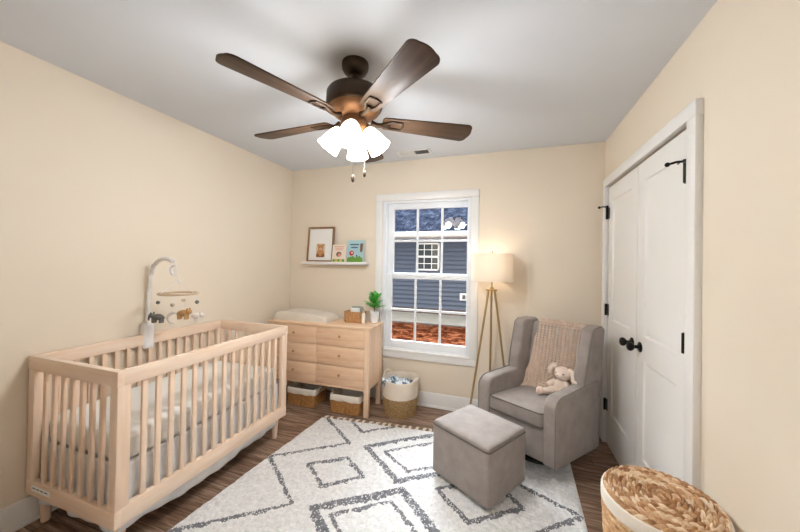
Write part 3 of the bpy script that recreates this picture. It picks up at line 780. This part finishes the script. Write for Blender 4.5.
# ------------------------------------------------------------------ floor lamp
LX, LY = -.118, 2.845
la = thing('floor_lamp', 'brass tripod floor lamp with a white drum shade between window and armchair', 'floor lamp', (LX, LY, 0))
t = NT('linen_shade'); t.b.inputs['Base Color'].default_value = lin((246, 240, 230)); t.b.inputs['Roughness'].default_value = .9
tl = t.new('ShaderNodeBsdfTranslucent'); tl.inputs['Color'].default_value = lin((255, 244, 228)); mx = t.new('ShaderNodeMixShader', ); mx.inputs[0].default_value = .35
t.link(t.b.outputs[0], mx.inputs[1]); t.link(tl.outputs[0], mx.inputs[2]); t.link(mx.outputs[0], t.out.inputs['Surface'])
m_lin = t.m
b = MB(); b.lathe([(.172, 1.25), (.174, 1.25), (.174, 1.486), (.172, 1.486)], 64, cap0=False, cap1=False); b.grid([[(.172*math.cos(a), .172*math.sin(a), z) for a in np.linspace(0, 2*PI, 65)[:-1]] for z in (1.25, 1.486)], closed_v=True)
b.build('drum_shade', m_lin, la, recalc=False)
b = MB(); b.lathe([(.006, 1.19), (.006, 1.27), (.016, 1.275), (.016, 1.325), (.01, 1.33)], 16); b.lathe([(.0025, 1.478), (.0025, 1.495), (.007, 1.5), (.0075, 1.508), (.004, 1.514)], 14)
for k in range(3):
    a = k*2*PI/3+.4; b.tube([(.002, 0, 1.477), (.172*math.cos(a), .172*math.sin(a), 1.48)], .0018, 6)
for s in (-1, 1): b.tube([(s*.012, 0, 1.29), (s*.045, 0, 1.34), (s*.045, 0, 1.42), (s*.004, 0, 1.477)], .0018, 6)
b.build('harp_and_finial', m_brass, la)
MB().ell((0, 0, 1.365), (.027, .027, .036), sub=2).build('bulb', emit('lamp_bulb', (255, 226, 180), 20), la)
MB().lathe([(.012, 1.165), (.046, 1.168), (.048, 1.174), (.046, 1.18), (.02, 1.183), (.012, 1.2)], 28).build('hub', m_brass, la)
right = Vector((R0.x, R0.y, 0)); fwd = Vector((F0.x, F0.y, 0))
for fr_, ff in ((-.205, -.03), (.03, .13), (.19, .02)):
    d = fwd*ff+right*fr_
    MB().tube([d*.14+Vector((0, 0, 1.172)), d], [.009, .0085], 10).build('leg', m_brass, la)
lp = bpy.data.lights.new('floor_lamp_light', 'POINT'); lp.energy = .85; lp.color = (1, .9, .84); lp.shadow_soft_size = .05
lo = bpy.data.objects.new('floor_lamp_light', lp); COL.objects.link(lo); lo.location = (LX, LY, 1.41)

# ------------------------------------------------------------------ rug
BLc, BRc, FRc, FLc = Vector((-1.535, 2.43, 0)), Vector((.45, 2.66, 0)), Vector((.37, .5, 0)), Vector((-1.65, .5, 0))
NU, NV = 330, 350
U, V = np.meshgrid(np.linspace(0, 1, NU+1), np.linspace(0, 1, NV+1), indexing='ij')
def bil(c): a = [np.array(q[:2]) for q in (FLc, FRc, BRc, BLc)]; return (1-U)*(1-V)*a[0][c]+U*(1-V)*a[1][c]+U*V*a[2][c]+(1-U)*V*a[3][c]
X, Y = bil(0), bil(1)
def smooth(a, k):
    for _ in range(k): a = (a+np.roll(a, 1, 0)+np.roll(a, -1, 0)+np.roll(a, 1, 1)+np.roll(a, -1, 1))/5
    return a
n1 = rng.rand(NU+1, NV+1); n2 = smooth(rng.rand(NU+1, NV+1), 6); n2 = (n2-n2.mean())/n2.std(); n3 = smooth(rng.rand(NU+1, NV+1), 40); n3 = (n3-n3.mean())/n3.std()
edge = np.minimum(np.minimum(U, 1-U)*1.95, np.minimum(V, 1-V)*2.0)
Z = .004+np.clip(edge/.02, 0, 1)**.5*(.012+.010*smooth(n1, 1)+.0018*n2+.0012*n3)
wob = .006*n2*.5+.006*(smooth(n1, 1)-.5)
rz = .018
P = lambda *pts: [at(x, y, Z=rz) for x, y in pts]
lines = [(P((325, 416.5), (348.5, 443.5), (269, 457), (291.5, 505), (150, 536)), .013), (P((350, 419.5), (361.5, 432.5), (393, 427.5), (415, 421)), .012),
         (P((308, 464.5), (347, 458.5), (362, 477.5), (321.5, 487), (308, 464.5)), .015),
         (P((366, 447), (396, 481.5), (445, 473), (440, 434), (366, 447)), .02), (P((384, 452), (407, 472), (440, 466.5), (436, 442.5), (384, 452)), .011),
         (P((312.5, 509), (401.5, 491), (440, 540), (330, 548), (312.5, 509)), .026), (P((330, 515.5), (390, 502), (420, 540), (345, 545), (330, 515.5)), .012),
         (P((436, 490), (468, 523.5), (522, 509), (490, 478), (436, 490)), .016),
         (P((505, 470), (520, 486), (581, 518), (520, 540)), .014)]
mask = np.zeros_like(X, bool)
for pts_, wd in lines:
    for a, c in zip(pts_, pts_[1:]):
        dx, dy = c.x-a.x, c.y-a.y; L2 = dx*dx+dy*dy
        t_ = np.clip(((X-a.x)*dx+(Y-a.y)*dy)/L2, 0, 1); dist = np.hypot(X-a.x-t_*dx, Y-a.y-t_*dy)
        mask |= (dist+wob+.006*(n1-.5)) < wd
mask &= ~(rng.rand(*mask.shape) < .13)
Z = Z+np.where(mask, .002*(n1-.3), 0)
X = X+.002*(rng.rand(*X.shape)-.5); Y = Y+.002*(rng.rand(*X.shape)-.5)
idx = np.arange((NU+1)*(NV+1)).reshape(NU+1, NV+1)
fc = np.stack([idx[:-1, :-1], idx[1:, :-1], idx[1:, 1:], idx[:-1, 1:]], -1).reshape(-1, 4)
mi = mask[:-1, :-1].astype(int).reshape(-1)
rug = thing('area_rug', 'large ivory shag rug with charcoal diamond lines and a tasselled edge', 'rug', (-.55, 1.5, 0))
c_ = np.stack([X+.55, Y-1.5, Z], -1).reshape(-1, 3)
ro = npmesh('rug_pile', c_, fc, [m_rugw, m_rugg], mi, rug)
b = MB(); b.prism([(q.x+.55, q.y-1.5) for q in (FLc, FRc, BRc, BLc)], .001, .005, 'z'); b.build('rug_backing', m_tassel, rug)
NTA = 34; ts = None
for k in range(NTA):
    p = BLc.lerp(BRc, (k+.5)/NTA); o = None
    if ts is None:
        b = MB(); b.tube([(0, -.008, .009), (0, .012, .012)], [.005, .006], 8); b.ell((0, .018, .012), (.0135, .0125, .0105), sub=2)
        for q in range(5): b.tube([(0, .022, .011), ((q-2)*.0045, .045, .006), ((q-2)*.006, .062, .003)], [.004, .003, .0018], 6)
        ts = b.build('tassel', m_tassel, rug, sharp=None); o = ts
    else: o = copy_part(ts, rug)
    o.location = (p.x+.55, p.y-1.5, 0); o.rotation_euler = (0, 0, .11+random.uniform(-.35, .35))

# ------------------------------------------------------------------ armchair
CW, CD, SK = .29, .29, .18; AR = math.radians(-30)
_fr = at(556.5, 471.5, Z=.115); _l = RZ(AR) @ Vector((CW, -CD, 0)); AX, AY = _fr.x-_l.x, _fr.y-_l.y
ch = thing('armchair', 'grey upholstered wingback glider armchair in the corner by the closet doors', 'armchair', (AX, AY, 0), AR)
z0 = .115; hd = CD; IN = .2
def CB(b, name, m, sharp=.7):
    for v2 in b.bm.verts: v2.co.x += SK*(v2.co.y+CD)
    return b.build(name, m, ch, sharp=sharp)
b = MB(); b.lathe([(.19, .024), (.195, .03), (.19, .04), (.05, .044), (.04, .1), (.16, .105), (.16, .118)], 40, cap0=True); b.box(-.2, .2, -.21, .2, .1, z0+.004, .004)
CB(b, 'swivel_base', m_darkbase)
b = MB(); b.box(-IN-.003, IN+.003, -hd+.014, .2, z0, .335, .012, 3); CB(b, 'seat_frame', m_grey)
soft_box(b2 := MB(), -.198, .198, -hd-.002, .13, .33, .442, .028, 9, .014); CB(b2, 'seat_cushion', m_grey)
def loop(x0, x1, y0, y1, z, r=.025, n=6):
    pts = []
    for cx, cy, a in ((x1-r, y0+r, -PI/2), (x1-r, y1-r, 0), (x0+r, y1-r, PI/2), (x0+r, y0+r, PI)):
        for k in range(n+1): pts.append((cx+r*math.cos(a+PI/2*k/n), cy+r*math.sin(a+PI/2*k/n), z))
    return pts+[pts[0]]
b = MB(); b.tube(loop(-.194, .194, -hd-.0015, .128, .43), .0045, 8, caps=False); b.tube(loop(-.194, .194, -hd-.0015, .128, .341), .0045, 8, caps=False); CB(b, 'cushion_piping', m_pipe)
def arm_prof():
    yf, yb_ = -hd-.004, .19; zf, zr = .558, .592
    pts = [(yf, z0), (yf, zf-.075)]
    for k in range(1, 9):
        a = PI-PI/2*k/8; pts.append((yf+.085+.085*math.cos(a), zf-.075+.075*math.sin(a)))
    return pts+[(yb_, zr), (yb_, z0)]
for sx in (-1, 1):
    x0, x1 = sorted((sx*CW, sx*IN))
    b = MB(); b.prism(arm_prof(), x0, x1, 'x', .018, 4); CB(b, 'arm', m_grey, .5)
    b = MB(); b.tube([(sx*(CW-.008), y, z) for y, z in arm_prof()[:-1]], .0035, 6); CB(b, 'arm_piping', m_pipel)
M = T(0, .105, .33) @ Matrix.Rotation(-.17, 4, 'X')
bk = MB(); soft_box(bk, -.212, .212, 0, .12, 0, .625, .035, 9)
for v2 in bk.bm.verts: v2.co = M @ v2.co
CB(bk, 'backrest', m_grey)
b = MB(); b.prism([(.19, z0), (.235, z0), (.285, .93), (.25, .93)], -.275, .275, 'x', .008, 2); CB(b, 'back_panel', m_grey)
for sx in (-1, 1):
    x0, x1 = sorted((sx*.282, sx*.198))
    wp_ = [(.03, .55), (.17, .54), (.24, .6), (.292, .93), (.285, .955), (.25, .966), (.135, .96), (.1, .935), (.045, .7), (.027, .6)]
    b = MB(); b.prism(wp_, x0, x1, 'x', .022, 4)
    for v2 in b.bm.verts: v2.co.x += sx*.012*max(0, (.25-v2.co.y))/.2*((v2.co.z-.53)/.43)
    CB(b, 'wing', m_grey, .6)
    b = MB(); b.tube([(sx*(.277+.012*max(0, .25-y)/.2*(z-.53)/.43), y, z) for y, z in ((.034, .57), (.03, .6), (.048, .7), (.104, .93), (.137, .955), (.25, .962))], .0035, 6); CB(b, 'wing_piping', m_pipel)

# knitted throw over the back
def throw_surface():
    key = [(.295, .60), (.302, .80), (.3, .95), (.275, .972), (.23, .974), (.2, .955), (.183, .90), (.155, .75), (.125, .6), (.1, .5), (.085, .458), (.055, .45)]
    seg = [0]
    for a, c in zip(key, key[1:]): seg.append(seg[-1]+math.hypot(c[0]-a[0], c[1]-a[1]))
    Lt = seg[-1]; NT_, NS = 330, 170; co_ = []
    for i in range(NT_+1):
        d = Lt*i/NT_; k = 0
        while k < len(seg)-2 and seg[k+1] < d: k += 1
        fq = (d-seg[k])/(seg[k+1]-seg[k]); y = key[k][0]*(1-fq)+key[k+1][0]*fq; z = key[k][1]*(1-fq)+key[k+1][1]*fq
        a = Vector(key[k]); c = Vector(key[min(k+1, len(key)-1)]); tg = (c-a).normalized(); nr = (tg[1], -tg[0])      # outward normal
        tt = i/NT_; front = max(0, (tt-.48)/.52)
        xl = -.15-.055*front; xr = .192-.03*front
        for j in range(NS+1):
            s = j/NS; x = xl+(xr-xl)*s
            cw_, rh_ = .027, .02; cidx = (x+.3)/cw_; fc_ = cidx % 1; ridx = d/rh_+(.5-abs(fc_-.5))*1.4
            h = .024*abs(math.sin(PI*fc_))*(.25+.75*abs(math.sin(PI*ridx)))
            fold = .005*math.sin(s*9+tt*5)*front+.006
            h = h+fold
            yy = y-nr[0]*h; co_.append((x+SK*(yy+CD), yy, z-nr[1]*h))
    idx = np.arange((NT_+1)*(NS+1)).reshape(NT_+1, NS+1)
    fcs = np.stack([idx[:-1, :-1], idx[1:, :-1], idx[1:, 1:], idx[:-1, 1:]], -1).reshape(-1, 4)
    return co_, fcs
c_, f2 = throw_surface()
tho = npmesh('knit_throw', c_, f2, [m_knit]); tho.location = (AX, AY, 0); tho.rotation_euler = (0, 0, AR)
tho.modifiers.new('thick', 'SOLIDIFY').thickness = .004
tag(tho, 'chunky beige knitted throw draped over the back of the grey armchair', 'blanket')

# plush bunny
bn = thing('plush_bunny', 'cream plush bunny with floppy ears sitting on the grey armchair', 'soft toy', (0, 0, 0))
bn.scale = (1.1, 1.1, 1.1)
BL_ = Matrix.Translation((AX, AY, 0)) @ RZ(AR) @ Vector((.165, .05, .457))
bn.location = BL_; bn.rotation_euler = (0, 0, AR-.12)
E_ = lambda x, y, z: Matrix.Rotation(z, 3, 'Z') @ Matrix.Rotation(y, 3, 'Y') @ Matrix.Rotation(x, 3, 'X')
b = MB()
b.ell((0, .03, .055), (.047, .043, .06), E_(-.15, 0, 0)); b.ell((.012, .02, .142), (.052, .046, .046)); b.ell((.008, -.012, .133), (.028, .026, .024))
b.tube([(-.035, .02, .085), (-.062, -.005, .062), (-.07, -.02, .05)], [.017, .016, .018], 12); b.tube([(.035, .02, .085), (.06, -.005, .066), (.062, -.02, .056)], [.017, .016, .018], 12)
b.tube([(-.03, .0, .026), (-.055, -.045, .022), (-.075, -.085, .02)], [.024, .022, .02], 12); b.ell((-.08, -.092, .024), (.024, .02, .027), E_(-.3, 0, .4))
b.tube([(.025, .0, .026), (.035, -.05, .022), (.04, -.085, .02)], [.024, .022, .02], 12); b.ell((.042, -.094, .026), (.022, .02, .027), E_(-.3, 0, -.2))
b.tube([(-.03, .03, .178), (-.056, .026, .182), (-.07, .02, .15), (-.07, .016, .12)], [.014, .018, .022, .012], 12)
b.tube([(.05, .03, .175), (.078, .022, .165), (.1, .012, .115), (.108, .006, .075)], [.014, .018, .026, .014], 12)
bo = b.build('plush_body', m_plush, bn, sharp=None)
rm = bo.modifiers.new('fuse', 'REMESH'); rm.mode = 'VOXEL'; rm.voxel_size = .0035; rm.use_smooth_shade = True
sm = bo.modifiers.new('soft', 'SMOOTH'); sm.iterations = 4; sm.factor = .5
for s in (-1, 1): MB().ell((.012+s*.024, -.021, .15), (.0045, .0035, .0045), sub=2).build('eye', m_darkbase, bn)
MB().ell((.008, -.039, .138), (.007, .004, .0045), sub=2).build('nose', simple('bunny_nose', (214, 160, 150), .8), bn)
MB().ell((-.077, -.111, .024), (.013, .004, .016), sub=2).build('paw_pad', simple('paw_pad', (226, 190, 174), .9), bn)

# ------------------------------------------------------------------ ottoman
OX, OY, OR = -.155, 2.072, math.radians(-32)
ot = thing('ottoman', 'grey upholstered box ottoman with a pale top in front of the armchair', 'ottoman', (OX, OY, 0), OR)
ow, od = .215, .196
MB().box(-ow, ow, -od, od, .045, .352, .012, 3).build('body', m_grey, ot)
soft_box(b2 := MB(), -ow+.002, ow-.002, -od+.002, od-.002, .335, .378, .016, 9, .012); b2.build('top_cushion', m_grey, ot)
b = MB(); b.tube(loop(-ow-.001, ow+.001, -od-.001, od+.001, .352), .0045, 8, caps=False); b.build('piping', m_pipe, ot)
for sx in (-1, 1):
    for sy in (-1, 1): MB().lathe([(.014, .024), (.016, .027), (.018, .046)], 14, T(sx*(ow-.04), sy*(od-.04), 0)).build('foot', m_darkbase, ot)

# ------------------------------------------------------------------ hamper (bottom right)
HX, HY, HR = .56, 1.437, .186
hp = thing('wicker_hamper', 'round woven hyacinth hamper with flat lid and cream rim by the right wall', 'hamper', (HX, HY, 0))
b = MB(); b.grid(weave(circ(.152, .18), 1, .004, .475, 21, 34, .011, twist=.9), closed_v=True); b.lathe([(.152, 0), (.151, .006)], 40); b.build('woven_body', m_hamp, hp, sharp=None)
b = MB(); b.lathe([(.183, .47), (.1885, .472), (.1905, .48), (.1905, .512), (.188, .52), (.178, .523)], 72, cap0=False, cap1=False); b.build('lid_rim', m_rim, hp)
lidc, lidf = [], []; nr_, na_ = 130, 420; rings_ = 12; tone = []; tr = rng.rand(40, 200)
for i in range(nr_+1):
    r = .183*i/nr_; q = i/nr_*rings_; fr_ = q % 1; ri = int(q-1e-9); ns_ = max(5, int(3.9*(ri+.5)))
    for j in range(na_):
        a = 2*PI*j/na_; ph = j/na_*ns_+ri*.37+(fr_-.5)*(1.1 if ri % 2 else -1.1); tone.append(tr[ri % 40, int(ph) % max(1, ns_)])
        hgt = .02*(.15+.85*(math.sin(PI*fr_)**.5 if 0 < fr_ < 1 else 0))*(.1+.9*abs(math.sin(PI*ph))**.6)
        lidc.append((r*math.cos(a), r*math.sin(a), .518+hgt+.008*(1-(i/nr_)**2)))
for i in range(nr_):
    for j in range(na_): lidf.append((i*na_+j, (i+1)*na_+j, (i+1)*na_+(j+1) % na_, i*na_+(j+1) % na_))
m_lid = NT('hyacinth_strands'); at_ = m_lid.new('ShaderNodeAttribute', attribute_name='tone'); v_ = m_lid.coords(); nn = m_lid.noise(v_, 60, 3, .7)
ad = m_lid.new('ShaderNodeMath', operation='ADD'); m_lid.link(at_.outputs['Fac'], ad.inputs[0]); m_lid.link(nn, ad.inputs[1]); hf = m_lid.new('ShaderNodeMath', operation='MULTIPLY'); hf.inputs[1].default_value = .5; m_lid.link(ad.outputs[0], hf.inputs[0])
m_lid.link(m_lid.ramp(hf.outputs[0], [(.22, (150, 104, 66)), (.5, (200, 156, 112)), (.74, (238, 216, 186))]), m_lid.b.inputs['Base Color']); m_lid.b.inputs['Roughness'].default_value = .7
lo_ = npmesh('woven_lid', lidc, lidf, [m_lid.m], None, hp)
a_ = lo_.data.attributes.new('tone', 'FLOAT', 'POINT'); a_.data.foreach_set('value', np.array(tone, dtype=np.float32))

# ------------------------------------------------------------------ outside the window
m_sid = paint('vinyl_siding', (80, 90, 107), (84, 93, 110), .55, 2, .02)
m_brk = NT('foundation_brick'); v_ = m_brk.coords(); br = m_brk.new('ShaderNodeTexBrick', i_Scale=1, i_Mortar_Size=.012); br.inputs['Brick Width'].default_value = .2; br.inputs['Row Height'].default_value = .07
br.inputs['Color1'].default_value = lin((104, 72, 62)); br.inputs['Color2'].default_value = lin((70, 52, 50)); br.inputs['Mortar'].default_value = lin((110, 98, 92))
rt = m_brk.new('ShaderNodeMapping'); rt.inputs['Rotation'].default_value = (PI/2, 0, 0); m_brk.link(v_, rt.inputs['Vector']); m_brk.link(rt.outputs[0], br.inputs['Vector']); m_brk.link(br.outputs['Color'], m_brk.b.inputs['Base Color'])
t = NT('roof_shingle'); v_ = t.coords(); br = t.new('ShaderNodeTexBrick', i_Scale=1, i_Mortar_Size=.006); br.inputs['Brick Width'].default_value = .3; br.inputs['Row Height'].default_value = .15
br.inputs['Color1'].default_value = lin((34, 40, 54)); br.inputs['Color2'].default_value = lin((74, 82, 100)); br.inputs['Mortar'].default_value = lin((20, 24, 32))
t.link(v_, br.inputs['Vector']); nn = t.noise(v_, 8, 5, .9); mm = t.new('ShaderNodeMix', data_type='RGBA', blend_type='MIX'); mm.inputs['Factor'].default_value = .6
t.link(br.outputs['Color'], mm.inputs['A']); t.link(t.ramp(nn, [(.38, (22, 27, 40)), (.5, (56, 64, 84)), (.62, (122, 132, 156))]), mm.inputs['B']); t.link(mm.outputs['Result'], t.b.inputs['Base Color']); t.b.inputs['Roughness'].default_value = .9
t.b.inputs['Specular IOR Level'].default_value = 0; pass
m_shing = t.m
m_mulch = NT('red_mulch'); v_ = m_mulch.coords((1, 2.2, 1)); nn = m_mulch.noise(v_, 6, 6, .85)
m_mulch.link(m_mulch.ramp(nn, [(.4, (24, 10, 6)), (.5, (104, 50, 28)), (.6, (186, 120, 84))]), m_mulch.b.inputs['Base Color']); m_mulch.b.inputs['Roughness'].default_value = 1; m_mulch.b.inputs['Specular IOR Level'].default_value = 0; m_mulch.bump(nn, .9, .04)
m_conc = paint('concrete', (182, 174, 160), (164, 158, 146), .9, 5, .2, 30)
NY = 7.0
nh = thing('neighbor_house', 'blue-grey sided neighbouring house with a shingle roof seen through the window', 'house', (-1.6, NY, -.45))
NX0, NX1 = -9.0, 6.5; lz = lambda z: z+.45; lxn = lambda x: x+1.6
b = MB(); lap = .1; z0w = at(430, 308, Y=NY).z; z = z0w; poly = [(.15, lz(z0w))]
while z < 2.25: poly += [(-.042, lz(z)), (0.0, lz(z+lap))]; z += lap
poly += [(.15, lz(z))]
wxa, wxb, wza, wzb = at(417.5, 255, Y=NY).x, at(440, 255, Y=NY).x, at(428, 270.5, Y=NY).z, at(428, 243, Y=NY).z
b.prism(poly, lxn(NX0), lxn(NX1), 'x'); b.build('siding', m_sid, nh, recalc=True, sharp=.1)
MB().box(lxn(NX0), lxn(NX1), -.01, .15, lz(-.45), lz(z0w+.002)).build('foundation', m_brk.m, nh)
ez = at(430, 237, Y=NY-.45).z
MB().box(lxn(NX0-.3), lxn(NX1+.3), -.45, .15, lz(ez-.01), lz(ez+.01)).build('soffit', m_white, nh)
b = MB(); b.prism([(-.45, lz(ez-.01)), (-.45, lz(ez+.11)), (-.57, lz(ez+.11)), (-.58, lz(ez+.09)), (-.56, lz(ez+.04)), (-.52, lz(ez+.0))], lxn(NX0-.3), lxn(NX1+.3), 'x', .006); b.build('gutter', m_white, nh)
rfm = MB(); ang = math.radians(37); rfm.box(lxn(NX0-.3), lxn(NX1+.3), 0, 5.2, 0, .04)
rfm.bm.verts.ensure_lookup_table(); ro_ = rfm.build('roof', m_shing, nh, (0, -.5, lz(ez+.09)), (ang, 0, 0))
nw = MB(); x0, x1 = lxn(wxa), lxn(wxb); za, zb_ = lz(wza), lz(wzb); fwn = .036
nw.box(x0, x0+fwn, -.04, .02, za, zb_, .004); nw.box(x1-fwn, x1, -.04, .02, za, zb_, .004); nw.box(x0, x1, -.04, .02, za, za+fwn, .004); nw.box(x0, x1, -.04, .02, zb_-fwn, zb_, .004); nw.box(x0, x1, -.04, .02, (za+zb_)/2-.022, (za+zb_)/2+.022, .004)
for k in (1, 2): nw.box(x0+(x1-x0)*k/3-.007, x0+(x1-x0)*k/3+.007, -.03, .0, za, zb_)
for k in (1, 3): nw.box(x0, x1, -.029, .0, za+(zb_-za)*k/4-.007, za+(zb_-za)*k/4+.007)
nwo = nw.build('window', m_white, nh, (0, -.034, 0))
MB().box(x0+.02, x1-.02, -.022, -.016, za+.02, zb_-.02).build('pane', simple('dark_glass', (20, 28, 30), .05), nwo)
pv = at(464, 297, Y=NY-.03); MB().box(lxn(pv.x)-.09, lxn(pv.x)+.09, -.05, 0, lz(pv.z)-.08, lz(pv.z)+.08, .01).build('wall_box', m_white, nh)
MB().box(lxn(pv.x)-.035, lxn(pv.x)+.035, -.06, -.045, lz(pv.z)-.045, lz(pv.z)+.045, .01).build('wall_box_cover', m_pipe, nh)
zg = at(430, 313.5, Y=NY).z; gy = at(430, 323.5, Z=zg).y
def ground(name, ya, yb_, z, m, amp, n):
    b = MB(); rows = []
    for i in range(n*2+1):
        row = []
        for j in range(n+1):
            x = -7+13*i/(2*n); y = ya+(yb_-ya)*j/n; row.append((x, y, z+amp*noise.noise(Vector((x*4, y*4, 2)))+amp*.6*noise.noise(Vector((x*13, y*13, 5)))))
        rows.append(row)
    b.grid(rows); return struct(b.build(name, m, recalc=False))
ground('ground', YB+WT+.02, gy, zg-.03, m_mulch.m, .03, 60)
ground('ground.001', gy, NY+.1, zg, m_conc, .0, 4)

# ------------------------------------------------------------------ light
w = bpy.data.worlds.new('sky'); scn.world = w; w.use_nodes = True
bg = w.node_tree.nodes['Background']; bg.inputs['Color'].default_value = (.88, .94, 1, 1); bg.inputs['Strength'].default_value = 1.7
# bright overcast sky above the neighbour's roof
sl_ = bpy.data.lights.new('daylight', 'SUN'); sl_.energy = 24; sl_.angle = math.radians(50); sl_.color = (.84, .93, 1)
so_2 = bpy.data.objects.new('daylight', sl_); COL.objects.link(so_2); so_2.location = (-2, 9, 6)
so_2.rotation_euler = Vector((.6, -1, -.68)).to_track_quat('-Z', 'Y').to_euler()
# unseen fill lamp added in the hall to brighten the room through the doorway
al = bpy.data.lights.new('hall_fill_light', 'POINT'); al.energy = 24; al.color = (.9, .95, 1); al.shadow_soft_size = .12
ao = bpy.data.objects.new('hall_fill_light', al); COL.objects.link(ao); ao.location = (-.1, -1.4, 2.25)

vs = scn.view_settings; scn.display_settings.display_device = 'sRGB'
vs.view_transform = 'Standard'; vs.look = 'None'; vs.gamma = 1; vs.use_curve_mapping = False; vs.exposure = 0.38
